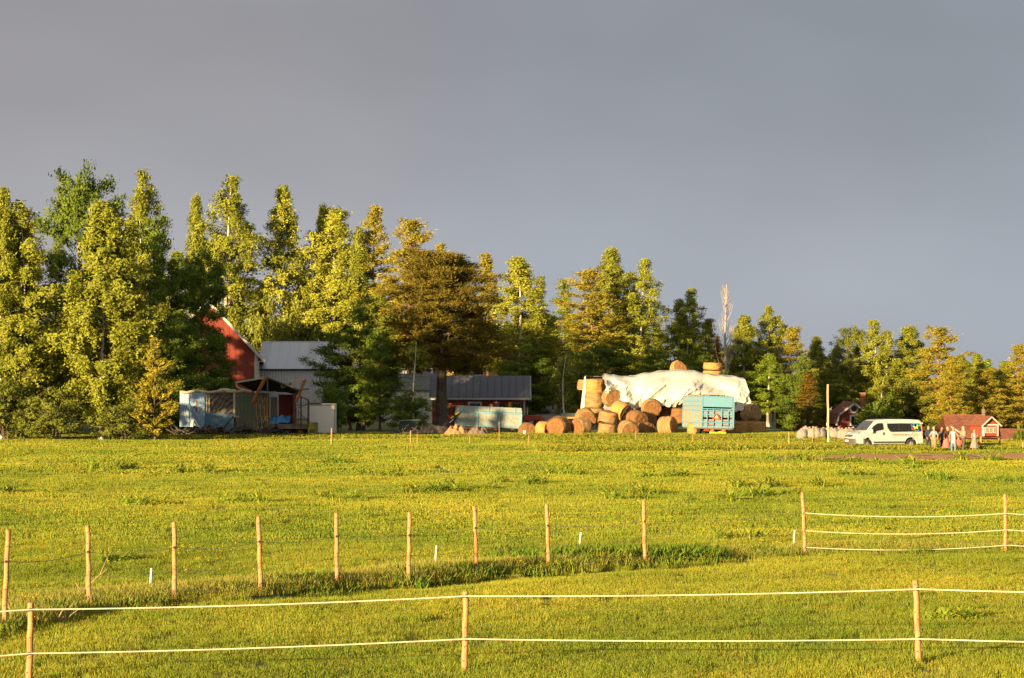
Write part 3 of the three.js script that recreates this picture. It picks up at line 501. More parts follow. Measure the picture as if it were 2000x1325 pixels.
{ // low red shed with an open bay
  const d = 233, k = F / d, p = landAtPx(845, d), y = py => CAMY + (HZ - py) / k - p.y, X = px => (px - 845) / k, b = thing('red_shed', 'low red wooden shed with dark grey roof and an open bay at its right end', 'shed', p);
  const W = X(1028), ye = y(777), yr = y(736), dep = 3.2, bay0 = X(953), bay1 = X(1024);
  const win = [X(917), X(938), y(814), y(788)], dw = [X(864), X(879), y(812), y(786)];
  // front boards left of the bay, with openings
  const bw = 0.2; for (let x = 0.02; x < bay0 - 0.05; x += bw) {
    const xm = x + bw / 2, cut = [win, dw].find(q => xm > q[0] && xm < q[1]);
    const g = cut ? [box(bw - 0.015, cut[2], 0.06, xm, cut[2] / 2, 0), box(bw - 0.015, ye - cut[3], 0.06, xm, (ye + cut[3]) / 2, 0)] : [box(bw - 0.015, ye, 0.06, xm, ye / 2, 0)];
    mesh('board', g, C.red, b);
  }
  mesh('lintel', box(bay1 - bay0 + 0.3, 0.62, 0.10, (bay0 + bay1) / 2, ye - 0.32, 0), C.red, b);
  mesh('wall', [box(0.1, ye, dep * 2, 0, ye / 2, -dep - 0.05), box(bay0, ye, 0.1, bay0 / 2, ye / 2, -dep * 2), box(0.1, ye, dep * 2 - 0.2, bay0, ye / 2, -dep), box(bay0 - 0.2, ye, 0.02, bay0 / 2, ye / 2, -0.2)], C.red, b);
  const wf = mesh('window', [box(win[1] - win[0] + 0.30, 0.15, 0.1, (win[0] + win[1]) / 2, win[3] + 0.075, 0.05), box(0.15, win[3] - win[2], 0.1, win[0] - 0.07, (win[2] + win[3]) / 2, 0.05), box(0.15, win[3] - win[2], 0.1, win[1] + 0.07, (win[2] + win[3]) / 2, 0.05), box(win[1] - win[0] + 0.30, 0.12, 0.12, (win[0] + win[1]) / 2, win[2] - 0.06, 0.05)], C.white, b);
  mesh('pane', box(win[1] - win[0], win[3] - win[2], 0.02, (win[0] + win[1]) / 2, (win[2] + win[3]) / 2, -0.05), C.glass, wf);
  mesh('door', plank(dw[1] - dw[0], dw[3] - dw[2], 4, 0.04, dw[0], dw[2], 0.02), std([0.13, 0.10, 0.06]), b);
  mesh('post', box(0.16, ye, 0.16, bay1, ye / 2, 0.05), C.offwhite, b);
  mesh('post', box(0.16, ye, 0.16, bay1, ye / 2, -dep * 2 + 0.1), C.offwhite, b);
  const x0 = X(838), x1 = X(1036), a = Math.atan2(yr - ye, dep), len = Math.hypot(dep + 0.5, (yr - ye) * (dep + 0.5) / dep);
  for (const s of [1, -1]) { const n = 14, w = (x1 - x0) / n; for (let i = 0; i < n; i++) mesh('roof_sheet', [box(w - 0.012, 0.06, len), box(0.05, 0.07, len, -w / 2 + 0.05, 0.05, 0)].map(g => g.rotateX(s * a).translate(x0 + w * (i + 0.5), yr - (yr - ye) * (dep + 0.5) / dep / 2 + 0.08, s > 0 ? -dep + (dep + 0.5) / 2 : -dep - (dep + 0.5) / 2)), C.slate, b); }
  mesh('fascia', box(x1 - x0, 0.18, 0.05, (x0 + x1) / 2, ye - 0.12, 0.53), C.offwhite, b);
  mesh('bargeboard', [1, -1].map(s => box(0.06, 0.2, len, 0, 0, 0).rotateX(s * a).translate(x1 + 0.04, yr - (yr - ye) * (dep + 0.5) / dep / 2 + 0.03, s > 0 ? -dep + (dep + 0.5) / 2 : -dep - (dep + 0.5) / 2)), C.offwhite, b);
}
{ // white house left of the shed, behind leaves
  const d = 268, k = F / d, p = landAtPx(752, d), b = thing('white_house', 'white boarded house wall seen between the thin birch and the red shed', 'house', p), W = 96 / k, h = CAMY + (HZ - 762) / k - p.y;
  for (let i = 0; i < 12; i++) mesh('board', box(W, h / 12 - 0.02, 0.08, W / 2, h / 12 * (i + 0.5), 0.02 + 0.002 * (i % 2)), C.white, b);
  mesh('wall', box(W, h, 6, W / 2, h / 2, -3.1), C.white, b);
  mesh('roof', [1, -1].map(s => box(W + 0.8, 0.14, 3.9).rotateX(s * 0.5).translate(W / 2, h + 0.85, s > 0 ? -1.45 : -4.8)), C.slate, b);
}
{ // yellow house with tiled roof, seen through the great pine
  const d = 308, k = F / d, p = landAtPx(872, d), y = py => CAMY + (HZ - py) / k - p.y, b = thing('yellow_house', 'yellow house with an orange tiled roof seen through the great dark pine', 'house', p), W = 100 / k, ye = y(703), yr = y(658);
  mesh('wall', box(W, ye, 8, W / 2, ye / 2, -4.1), C.yellow, b);
  mesh('gable', extrude([[-4, 0], [4, 0], [0, yr - ye - 0.1]], W - 0.2).rotateY(Math.PI / 2).translate(W / 2, ye, -4.1), C.yellow, b);
  const a = Math.atan2(yr - ye, 4), len = Math.hypot(4.6, (yr - ye) * 1.15);
  for (const s of [1, -1]) mesh('roof', grid(60, 10, (u, v) => V(u * (W + 1) - 0.5, yr + 0.1 - v * (yr - ye) * 1.15 + 0.04 * Math.sin(u * 180) + 0.03 * ((v * 10) % 1), -4.1 + s * v * 4.6)), std([0.34, 0.13, 0.055], 0.9), b);
  mesh('trim', box(W + 1, 0.22, 0.08, W / 2, yr - (yr - ye) * 1.15, 0.5), C.white, b);
  for (const x of [0.25, 0.62]) { const f = mesh('window', box(1.5, 1.5, 0.1, W * x, ye - 1.3, 0), C.white, b); mesh('pane', box(1.2, 1.2, 0.04, W * x, ye - 1.3, 0.05), C.glass, f); }
}
{ // small far building, lit orange
  const p = landAtPx(1099, 300), k = F / 300, b = thing('red_outbuilding', 'small far red outbuilding glowing in the sun left of the stacked bales', 'shed', p), W = 28 / k, h = CAMY + (HZ - 779) / k - p.y;
  mesh('wall', plank(W, h, 8, 0.1, 0, 0, 0), std([0.42, 0.11, 0.05], 0.9), b); mesh('roof', box(W + 0.8, 0.12, 4).rotateX(0.35).translate(W / 2, h + 0.35, -1.6), C.tileRed, b);
  mesh('door', box(0.7, h * 0.8, 0.06, W * 0.72, h * 0.4, 0.1), C.dark, b);
}
{ // cottage with round window, gambrel gable
  const d = 268, k = F / d, p = landAtPx(1668, d), y = py => CAMY + (HZ - py) / k - p.y, X = px => (px - 1668) / k, b = thing('red_cottage', 'small red cottage with a round gable window behind the white van', 'house', p, 0);
  const pts = [[X(1633), y(829)], [X(1638), y(810)], [0, y(787)], [X(1698), y(810)], [X(1703), y(829)]];
  mesh('wall', extrude([[X(1637), 0], [X(1699), 0], [X(1699), pts[4][1]], [X(1694), pts[3][1] - 0.1], [0, pts[2][1] - 0.15], [X(1641), pts[1][1] - 0.1], [X(1637), pts[0][1]]], 8).translate(0, 0, -4), C.red, b);
  for (let i = 0; i < 4; i++) { const a = V(...pts[i], 0), c = V(...pts[i + 1], 0), l = a.distanceTo(c), an = Math.atan2(c.y - a.y, c.x - a.x);
    mesh('roof', box(l + 0.12, 0.14, 8.8).rotateZ(an).translate((a.x + c.x) / 2, (a.y + c.y) / 2 + 0.05, -4), C.tileRed, b); mesh('bargeboard', box(l + 0.1, 0.2, 0.06).rotateZ(an).translate((a.x + c.x) / 2, (a.y + c.y) / 2 - 0.06, 0.43), C.offwhite, b); }
  const rw = mesh('round_window', new THREE.TorusGeometry(0.42, 0.10, 6, 20).translate(0, y(799), 0.05), C.offwhite, b); mesh('pane', new THREE.CylinderGeometry(0.36, 0.36, 0.04, 18).rotateX(Math.PI / 2).translate(0, y(799), 0.02), C.glass, rw);
  const wx = X(1669.5), wy = y(822), w = 0.85, h = 1.0;
  const wf = mesh('window', [box(w + 0.28, 0.16, 0.1, wx, wy + h / 2 + 0.06, 0.06), box(0.15, h, 0.1, wx - w / 2 - 0.06, wy, 0.06), box(0.15, h, 0.1, wx + w / 2 + 0.06, wy, 0.06), box(w + 0.28, 0.12, 0.12, wx, wy - h / 2 - 0.06, 0.06)], C.white, b); mesh('pane', box(w, h, 0.04, wx, wy, 0.03), C.glass, wf);
  const ch = mesh('chimney', box(0.55, 1.6, 0.55, X(1694), y(783), -3.5), std([0.28, 0.09, 0.05], 0.95), b); mesh('cap', box(0.7, 0.12, 0.7, X(1694), y(783) + 0.84, -3.5), C.wood, ch);
}
{ // red house with a porch gable and big tiled roof, standing lower than the field
  const d = 250, k = F / d, p = landAtPx(1905, d), y = py => CAMY + (HZ - py) / k - p.y, X = px => (px - 1905) / k, b = thing('red_house', 'red house with a big brown tiled roof and white-trimmed porch gable beyond the people', 'house', p);
  const yr = y(813), ye = y(856);
  mesh('wall', box(X(1966) - X(1850), ye, 7, (X(1966) + X(1850)) / 2, ye / 2, -4), C.red, b);
  mesh('roof', grid(70, 14, (u, v) => V(X(1856 - 6 * v) + u * (X(1945 + 32 * v) - X(1856 - 6 * v)), yr - v * (yr - ye) + 0.025 * Math.sin(u * 220) + 0.03 * ((v * 14) % 1), -4.2 + v * 4.4)), C.tileRed, b);
  mesh('roof', grid(4, 4, (u, v) => V(X(1856 - 6 * v) + u * (X(1945 + 32 * v) - X(1856 - 6 * v)), yr - v * (yr - ye), -4.2 - v * 4.4)), C.tileRed, b);
  mesh('ridge', cyl(V(X(1855), yr + 0.04, -4.2), V(X(1946), yr + 0.04, -4.2), 0.09), C.tileRed, b);
  mesh('bargeboard', beam(V(X(1943), yr - 0.05, -4.2), V(X(1976), ye - 0.1, 0.3), 0.12, 0.2), C.offwhite, b);
  mesh('bargeboard', beam(V(X(1856), y(833), 0.4), V(X(1872), y(844), 0.6), 0.1, 0.14), C.offwhite, b);
  // porch dormer, turned a little to the right
  const po = new THREE.Group(); po.name = 'porch'; b.add(po); po.position.set(X(1932), 0, 0.6); po.rotation.y = 0.35;
  const hw = 0.85, pe = y(829), pa = y(815), pb = y(852);
  mesh('wall', extrude([[-hw, pb], [hw, pb], [hw, pe], [0, pa - 0.1], [-hw, pe]], 2.6).translate(0, 0, -1.3), std([0.30, 0.045, 0.022], 0.9), po);
  for (const s of [-1, 1]) { mesh('bargeboard', beam(V(0, pa + 0.02, 0.30), V(s * (hw + 0.32), pe - 0.2, 0.30), 0.08, 0.2), C.white, po); mesh('roof', box(Math.hypot(hw + 0.35, pa - pe + 0.25), 0.1, 3).rotateZ(-s * Math.atan2(pa - pe + 0.22, hw + 0.32)).translate(s * (hw + 0.32) / 2, (pa + pe) / 2 - 0.02, -1.25), C.tileRed, po); }
  mesh('corner_post', box(0.2, pe - pb, 0.2, -hw, (pe + pb) / 2, 0.03), C.white, po); mesh('corner_post', box(0.12, pe - pb, 0.16, hw, (pe + pb) / 2, 0.03), C.white, po);
  mesh('gable_trim', box(hw * 2 - 0.3, 0.14, 0.06, 0.02, pe - 0.05, 0.04), C.white, po);
  for (let i = 0; i < 3; i++) mesh('window', box(0.34, 0.62, 0.06, -0.45 + i * 0.45, (pe + pb) / 2 + 0.02, 0.035), C.white, po);
  for (let i = 0; i < 3; i++) mesh('pane', box(0.22, 0.5, 0.02, -0.45 + i * 0.45, (pe + pb) / 2 + 0.02, 0.07), std([0.25, 0.22, 0.15], 0.1), po);
  mesh('chimney', [box(0.3, 0.9, 0.3, X(1934), y(808), -3.6), cyl(V(X(1934), y(806), -3.6), V(X(1934), y(795), -3.6), 0.06)], C.wood, b);
  const b2 = thing('low_outhouse', 'low outhouse with a dull red roof at the right edge of the picture', 'shed', landAtPx(1990, 244));
  const k2 = F / 244, yy = py => CAMY + (HZ - py) / k2 - b2.position.y;
  mesh('wall', box(4.5, yy(863), 4, 1.4, yy(863) / 2, -2.3), C.red, b2);
  mesh('roof', grid(40, 8, (u, v) => V(-1.5 + u * 6 - v * 0.2, yy(838) - v * (yy(838) - yy(864)) + 0.02 * Math.sin(u * 150) + 0.02 * ((v * 8) % 1), -2.3 + v * 2.5)), C.tileRed, b2);
  mesh('eaves_board', beam(V(-1.9, yy(860), 0.3), V(3.4, yy(868), 0.3), 0.16, 0.12), C.offwhite, b2);
}
// ---------------------------------------------------------------- fences
const postTex = canvasTex(64, 512, (x, w, h) => { const r = rng(41); x.fillStyle = '#c08a55'; x.fillRect(0, 0, w, h); for (let i = 0; i < 420; i++) { x.fillStyle = `rgba(${150 + 70 * r()},${95 + 60 * r()},${50 + 45 * r()},0.28)`; x.fillRect(r() * w, r() * h, 1 + 2 * r(), 20 + 90 * r()); } for (let i = 0; i < 26; i++) { x.fillStyle = `rgba(${120 + 30 * r()},${112 + 26 * r()},${98 + 20 * r()},0.30)`; x.fillRect(r() * w, r() * h, 3 + 8 * r(), 60 + 160 * r()); } for (let i = 0; i < 14; i++) { x.fillStyle = '#4a2c16'; x.fillRect(r() * w, r() * h, 1.3, 50 + 140 * r()); } for (let i = 0; i < 22; i++) { x.fillStyle = '#7a4219'; x.beginPath(); x.ellipse(r() * w, r() * h, 2 + 2 * r(), 3 + 3 * r(), 0, 0, 7); x.fill(); } });
const postMat = new THREE.MeshStandardMaterial({ map: postTex, roughness: 0.85 }), ropeMat = std([0.62, 0.56, 0.40], 0.7), wireMat = std([0.13, 0.12, 0.10], 0.6), insul = C.black;
function post(base, top, r, hooks, name, label, group) {
  const b = base.clone(), t = thing(name, label, 'fence post', b, 0, group), v = top.clone().sub(base), dir = v.clone().normalize(), n = 9;
  const g = tube(Array.from({ length: n + 1 }, (_, i) => V(v.x * i / n + 0.006 * Math.sin(i * 2 + b.x), -0.2 + (v.y + 0.2) * i / n, v.z * i / n)), u => r * (1.06 - 0.10 * u + 0.03 * Math.sin(u * 9 + b.x)), 12);
  const cap = new THREE.SphereGeometry(r * 0.97, 12, 4, 0, 6.283, 0, Math.PI / 2).scale(1, 0.22, 1).translate(v.x, v.y - 0.004, v.z);
  mesh('shaft', [g, cap], postMat, t);
  for (const h of hooks) { const q = v.clone().multiplyScalar(h / v.y); mesh('insulator', [cyl(V(q.x, q.y, q.z + r * 0.8), V(q.x + 0.01, q.y, q.z + r + 0.045), 0.012, 0.012, 6), new THREE.TorusGeometry(0.02, 0.007, 5, 10).translate(q.x + 0.01, q.y, q.z + r + 0.055)], insul, t); }
  return t;
}
function rope(pts, r, sag, mat, name, label, group) {
  const list = []; for (let i = 0; i < pts.length - 1; i++) for (let k = 0; k < 10; k++) { const t = k / 10, p = pts[i].clone().lerp(pts[i + 1], t); p.y -= sag * 4 * t * (1 - t); list.push(p); } list.push(pts.at(-1));
  return tag(mesh(name, tube(list, r, 5), mat), label, 'fence rope', group);
}
{
  const nearP = [[-790, 1210, -800, 1395], [62, 1177, 58, 1345], [910, 1155, 907, 1317], [1787, 1134, 1794, 1298], [2640, 1150, 2645, 1310]];
  const labels = [0, 'near fence post cut by the bottom edge at the left', 'near fence post standing alone in the middle foreground', 'near fence post in the right foreground'];
  const up = [], lo = [];
  nearP.forEach((q, i) => {
    const d = ground0(q[3]), b = at(q[2], q[3], d), t = at(q[0], q[1], d); b.y = land(b.x, b.z) ;
    const L = t.y - b.y, hu = L * [0.92, 0.925, 0.950, 0.904, 0.94][i], hl = L * [0.38, 0.395, 0.426, 0.302, 0.32][i];
    const lerp = h => b.clone().lerp(t, h / L).add(V(0.01, 0, 0.105));
    up.push(lerp(hu)); lo.push(lerp(hl));
    if (labels[i]) post(b, t, 0.044, [hu, hl], 'fence_post', labels[i], 'posts of the near rope fence');
  });
  rope(up, 0.0105, 0.035, ropeMat, 'fence_rope', 'upper cream rope of the near fence', 'ropes of the near fence');
  rope(lo, 0.0105, 0.03, ropeMat, 'fence_rope', 'lower cream rope of the near fence', 'ropes of the near fence');
  const W = [[], [], []];
  const names = [0, 'back fence post leaning at the left edge of the picture', 'back fence post by the dry branches, second from the left', 'third back fence post from the left, by a white stake', 'fourth back fence post from the left', 'fifth back fence post from the left', 'sixth back fence post from the left, by the dark ditch shadow', 'seventh back fence post from the left, above the ditch', 'eighth back fence post from the left, at the edge of the dark weeds', 'ninth back fence post from the left, in the dark weeds', 'back fence corner post where the bright ropes begin', 'last back fence post at the right edge'];
  backPosts.forEach((q, i) => {
    const d = ground0(q[3]), b = at(q[2], q[3], d), t = at(q[0], q[1], d); b.y = land(b.x, b.z);
    const L = t.y - b.y; const hs = [0.68, 0.40, 0.14].map(h => h * L);
    hs.forEach((h, k) => W[k].push(b.clone().lerp(t, h / L).add(V(0.01, 0, 0.1))));
    if (names[i]) post(b, t, 0.043, i > 9 ? hs : [hs[0]], 'fence_post', names[i], 'posts of the back fence');
  });
  const wn = ['upper', 'middle', 'lower'];
  for (let k = 0; k < 3; k++) {
    rope(W[k].slice(0, 11), [0.0045, 0.003, 0.003][k], 0.07, wireMat, 'fence_wire', wn[k] + ' thin grey wire of the back fence, left of the corner post', 'wires of the back fence');
    rope(W[k].slice(10), 0.010, 0.09, ropeMat, 'fence_rope', wn[k] + ' bright rope of the back fence, right of the corner post', 'ropes at the right end of the back fence');
  }
  // low white stakes in the grass behind
  const stake = (px, y0, y1, lean, label, r = 0.026, dd) => { const d = dd ?? ground0(y1), b = at(px, y1, d), t = at(px + lean, y0, d); b.y = land(b.x, b.z); const s = thing('marker_stake', label, 'stake', b, 0, 'small stakes in the meadow'); mesh('shaft', [tube([V(0, -0.15, 0), t.clone().sub(b).multiplyScalar(0.5), t.clone().sub(b)], r, 7), new THREE.SphereGeometry(r, 7, 4).scale(1, 0.3, 1).translate(t.x - b.x, t.y - b.y, t.z - b.z)], r > 0.025 && y1 > 1000 ? C.white : postMat, s); };
  stake(294, 1110, 1160, 3, 'low white stake left of the third back fence post');
  stake(850, 1066, 1104, 3, 'low white stake right of the sixth back fence post');
  stake(1130, 1040, 1076, 5, 'low white stake right of the eighth back fence post');
  stake(1549, 1036, 1074, 3, 'low white stake just left of the corner post');
  stake(647, 837, 872, 1, 'thin stake at the field edge by the white panel box', 0.05);
  stake(802, 842, 868, 0, 'left one of two thin stakes at the field edge below the thin birch', 0.045);
  stake(815, 848, 868, 0, 'right one of two thin stakes at the field edge below the thin birch', 0.03);
  stake(917, 852, 868, 1, 'short thin stake at the field edge below the blue tipping trailer, left', 0.03);
  stake(975, 824, 864, 0, 'thin rod in front of the blue tipping trailer', 0.022);
  stake(1032, 850, 868, 1, 'short thin stake at the field edge below the grey covered bale', 0.03);
  stake(1241, 843, 864, 1, 'short thin stake at the field edge in front of the fallen bales', 0.03);
  stake(1352, 848, 866, 2, 'short thin stake in front of the blue slatted wagon, left', 0.03);
  stake(1377, 852, 868, -3, 'short leaning stake in front of the blue slatted wagon, right', 0.03);
  stake(1541, 845, 870, 0, 'short post left of the tall bare pole, farther one', 0.06);
  stake(1589, 838, 868, -1, 'short post left of the tall bare pole, nearer one', 0.075);
  stake(1916, 853, 878, 0, 'short fence post right of the last woman', 0.075);
  stake(1951, 857, 879, 1, 'short fence post at the right, before the low outhouse', 0.07);
  stake(1998, 864, 882, 0, 'short fence post at the very right edge', 0.07);
  const pb = landAtPx(1618, 170), pt = at(1617, 751, 170), pole = thing('utility_pole', 'tall bare wooden pole standing in the verge left of the white van', 'pole', pb);
  mesh('shaft', tube(Array.from({ length: 8 }, (_, i) => V((pt.x - pb.x) * i / 7 + 0.015 * Math.sin(i * 2), (pt.y - pb.y) * i / 7, 0)), u => 0.09 - 0.015 * u, 10), std([0.46, 0.36, 0.24], 0.9), pole);
  mesh('bracket', [box(0.16, 0.12, 0.14, 0.13, 2.55, 0.05), cyl(V(0.1, 2.5, 0.1), V(0.24, 2.7, 0.1), 0.03)], C.wood, pole);
  mesh('tag', box(0.07, 0.2, 0.02, -0.12, 1.5, 0.09), C.white, pole);
}
{ // dry branches by the second post
  const mk = (px, py, label, list) => { const d = ground0(py), b = at(px, py, d); b.y = land(b.x, b.z); const t = thing('dry_branch', label, 'branch', b, 0, 'dry branches lying by the back fence'); mesh('stem', list.map(([x0, y0, x1, y1, r]) => tube([V(x0, y0, 0), V((x0 + x1) / 2 + 0.03, (y0 + y1) / 2 + 0.04, 0.1), V(x1, y1, 0.05)], u => r * (1 - 0.6 * u), 5)), std([0.32, 0.21, 0.12], 0.9), t); };
  mk(165, 1178, 'forked dry branch leaning on the second back fence post', [[0, 0, -0.15, 0.35, 0.02], [0, 0, 0.05, 0.5, 0.018], [0, 0.2, 0.45, 0.6, 0.014], [0.3, 0.48, 0.5, 0.95, 0.009]]);
  mk(120, 1218, 'heap of short dry sticks left of the second back fence post', [[-0.1, 0, 0.1, 0.38, 0.016], [-0.05, 0, 0.25, 0.42, 0.016], [0, 0, 0.32, 0.28, 0.014], [0.05, 0, 0.2, 0.2, 0.012], [-0.18, 0, 0, 0.2, 0.012]]);
  mk(18, 1226, 'dry stick beside the leaning back fence post', [[0.05, 0, 0, 0.35, 0.018], [0.3, 0.1, 0.4, 0.45, 0.01]]);
}

// ---------------------------------------------------------------- hay bales under a tarpaulin
const strawTex = (a, b, seed, rows) => noiseTex(256, (x, y) => { const n = 0.5 * noise3(x * 5, y * 22, seed) + 0.3 * noise3(x * 26, y * 90, seed + 3) + 0.35 * (R() - 0.5) + 0.25 * noise3(x * 4, y * 4, seed + 8); return mixc(a, b, 0.5 + n); });
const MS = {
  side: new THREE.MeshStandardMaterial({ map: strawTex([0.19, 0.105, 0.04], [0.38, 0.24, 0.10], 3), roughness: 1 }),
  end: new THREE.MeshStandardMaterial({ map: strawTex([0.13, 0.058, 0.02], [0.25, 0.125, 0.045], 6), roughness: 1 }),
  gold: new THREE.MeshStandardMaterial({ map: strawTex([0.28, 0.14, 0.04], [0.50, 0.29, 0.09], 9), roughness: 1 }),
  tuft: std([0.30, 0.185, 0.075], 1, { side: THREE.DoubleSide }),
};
function baleGeo(seed, r = 0.9, L = 1.3) {                     // roll with its axis along z
  const rad = (a, z) => r * (1 + 0.045 * noise3(Math.cos(a) * 1.6 + seed, Math.sin(a) * 1.6, z * 1.4) + 0.02 * noise3(Math.cos(a) * 6, Math.sin(a) * 6 + seed, z * 5)) * (1 - 0.10 * Math.pow(Math.abs(z) / (L / 2), 6)) - (Math.sin(a) < -0.55 ? r * 0.06 : 0);
  const side = grid(40, 12, (u, v) => { const a = -u * 6.2832, z = (v - 0.5) * L, q = rad(a, z); return V(Math.cos(a) * q, Math.sin(a) * q, z); }, 1);
  const end = s => grid(40, 7, (u, v) => { const a = s * u * 6.2832, z = s * L / 2, q = rad(a, z) * (1 - v); return V(Math.cos(a) * q, Math.sin(a) * q, z + s * (0.05 * Math.sqrt(v) + 0.018 * Math.sin((v * 5 + u) * 6.28) + 0.04 * noise3(Math.cos(a) * q * 3, Math.sin(a) * q * 3, seed))); }, 1);
  const r2 = rng(seed * 7 + 1), t = []; const gp = [];
  for (let i = 0; i < 260; i++) { const a = r2() * 6.283, z = (r2() - 0.5) * L, q = rad(a, z), l = 0.05 + 0.10 * r2(), b = a + (r2() - 0.5) * 1.6, w = 0.014; const p = [Math.cos(a) * q, Math.sin(a) * q, z], e = [p[0] + Math.cos(b) * l, p[1] + Math.sin(b) * l, z + (r2() - 0.5) * 0.14]; gp.push(...p, p[0] - Math.sin(a) * w, p[1] + Math.cos(a) * w, z + w, ...e); }
  const g = new THREE.BufferGeometry(); g.setAttribute('position', new THREE.Float32BufferAttribute(gp, 3)); g.computeVertexNormals();
  return { side, ends: [end(1), end(-1)], tufts: g };
}
const baleShapes = [1, 2, 3, 4].map(s => baleGeo(s));
let baleN = 0;
function bale(px, py, d, axis, s, side, label, group, end = 'end') {   // centre at a photo pixel
  const p = at(px, py, d), t = thing('hay_bale', label, 'hay bale', p, 0, group), g = baleShapes[baleN++ % 4];
  t.quaternion.setFromUnitVectors(V(0, 0, 1), V(...axis).normalize()); t.rotateZ(baleN * 1.3); if (axis[1] === 0) t.rotation.z = 0; t.scale.setScalar(s);
  if (Array.isArray(s)) t.scale.set(...s);
  mesh('roll', g.side, MS[side], t); for (const e of g.ends) mesh('end_face', e, MS[end], t); const f = mesh('loose_straw', g.tufts, MS.tuft, t); f.userData.kind = 'stuff'; return t;
}
const HG = 'hay bales heaped round the tarpaulin';
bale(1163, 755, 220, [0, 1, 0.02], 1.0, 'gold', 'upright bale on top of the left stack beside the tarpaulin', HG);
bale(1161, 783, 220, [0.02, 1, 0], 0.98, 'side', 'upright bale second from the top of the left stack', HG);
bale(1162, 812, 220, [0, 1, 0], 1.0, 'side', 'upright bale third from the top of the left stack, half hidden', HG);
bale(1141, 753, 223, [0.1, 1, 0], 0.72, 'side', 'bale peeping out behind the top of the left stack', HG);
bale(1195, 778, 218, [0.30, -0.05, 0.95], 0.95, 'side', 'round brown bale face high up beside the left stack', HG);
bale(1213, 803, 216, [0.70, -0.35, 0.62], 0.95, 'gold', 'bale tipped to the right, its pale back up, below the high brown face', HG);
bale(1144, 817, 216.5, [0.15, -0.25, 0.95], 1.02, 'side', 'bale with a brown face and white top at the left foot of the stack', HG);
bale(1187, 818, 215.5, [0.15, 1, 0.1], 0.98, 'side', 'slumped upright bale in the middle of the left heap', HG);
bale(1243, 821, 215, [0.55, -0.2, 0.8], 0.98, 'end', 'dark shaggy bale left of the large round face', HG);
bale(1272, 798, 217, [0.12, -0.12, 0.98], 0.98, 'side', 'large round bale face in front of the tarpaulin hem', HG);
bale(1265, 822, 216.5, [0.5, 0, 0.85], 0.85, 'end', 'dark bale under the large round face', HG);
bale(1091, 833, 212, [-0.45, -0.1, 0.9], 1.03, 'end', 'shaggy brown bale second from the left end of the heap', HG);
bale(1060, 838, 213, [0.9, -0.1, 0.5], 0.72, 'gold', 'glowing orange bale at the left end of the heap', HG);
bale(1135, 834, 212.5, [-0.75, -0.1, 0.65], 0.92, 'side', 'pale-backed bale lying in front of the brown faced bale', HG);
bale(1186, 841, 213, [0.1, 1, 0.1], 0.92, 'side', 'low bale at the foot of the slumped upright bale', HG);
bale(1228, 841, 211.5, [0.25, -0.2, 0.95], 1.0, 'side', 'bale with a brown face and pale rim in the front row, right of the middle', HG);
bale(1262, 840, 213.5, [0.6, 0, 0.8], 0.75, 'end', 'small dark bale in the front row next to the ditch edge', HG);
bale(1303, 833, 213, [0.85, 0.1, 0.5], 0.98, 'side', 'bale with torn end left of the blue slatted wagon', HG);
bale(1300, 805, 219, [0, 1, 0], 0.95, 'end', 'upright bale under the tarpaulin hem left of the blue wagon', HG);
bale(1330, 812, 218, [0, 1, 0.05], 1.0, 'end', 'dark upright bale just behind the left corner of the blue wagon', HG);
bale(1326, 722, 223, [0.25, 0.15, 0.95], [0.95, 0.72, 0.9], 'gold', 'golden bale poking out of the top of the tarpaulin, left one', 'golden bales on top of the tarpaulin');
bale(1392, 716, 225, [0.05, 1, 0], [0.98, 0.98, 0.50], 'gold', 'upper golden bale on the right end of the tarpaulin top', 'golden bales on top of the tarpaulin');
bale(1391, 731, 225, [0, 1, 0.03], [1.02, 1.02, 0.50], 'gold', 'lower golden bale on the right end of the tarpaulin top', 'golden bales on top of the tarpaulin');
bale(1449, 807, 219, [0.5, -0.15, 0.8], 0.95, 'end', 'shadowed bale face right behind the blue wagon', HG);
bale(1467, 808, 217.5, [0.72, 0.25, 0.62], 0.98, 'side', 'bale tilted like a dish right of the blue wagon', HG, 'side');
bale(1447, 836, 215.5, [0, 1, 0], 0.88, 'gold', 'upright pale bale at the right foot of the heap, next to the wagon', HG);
bale(1478, 837, 215.5, [0.03, 1, 0], 0.95, 'gold', 'outermost upright bale at the right end of the heap', HG);  // golden straw stands in for sunlight on this bale
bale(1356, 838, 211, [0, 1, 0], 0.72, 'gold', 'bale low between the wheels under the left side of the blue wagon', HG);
bale(1030, 842, 214, [0.2, 0, 1], 0.85, 'end', 'grey weathered bale under a dirty cover at the left end of the heap', HG);
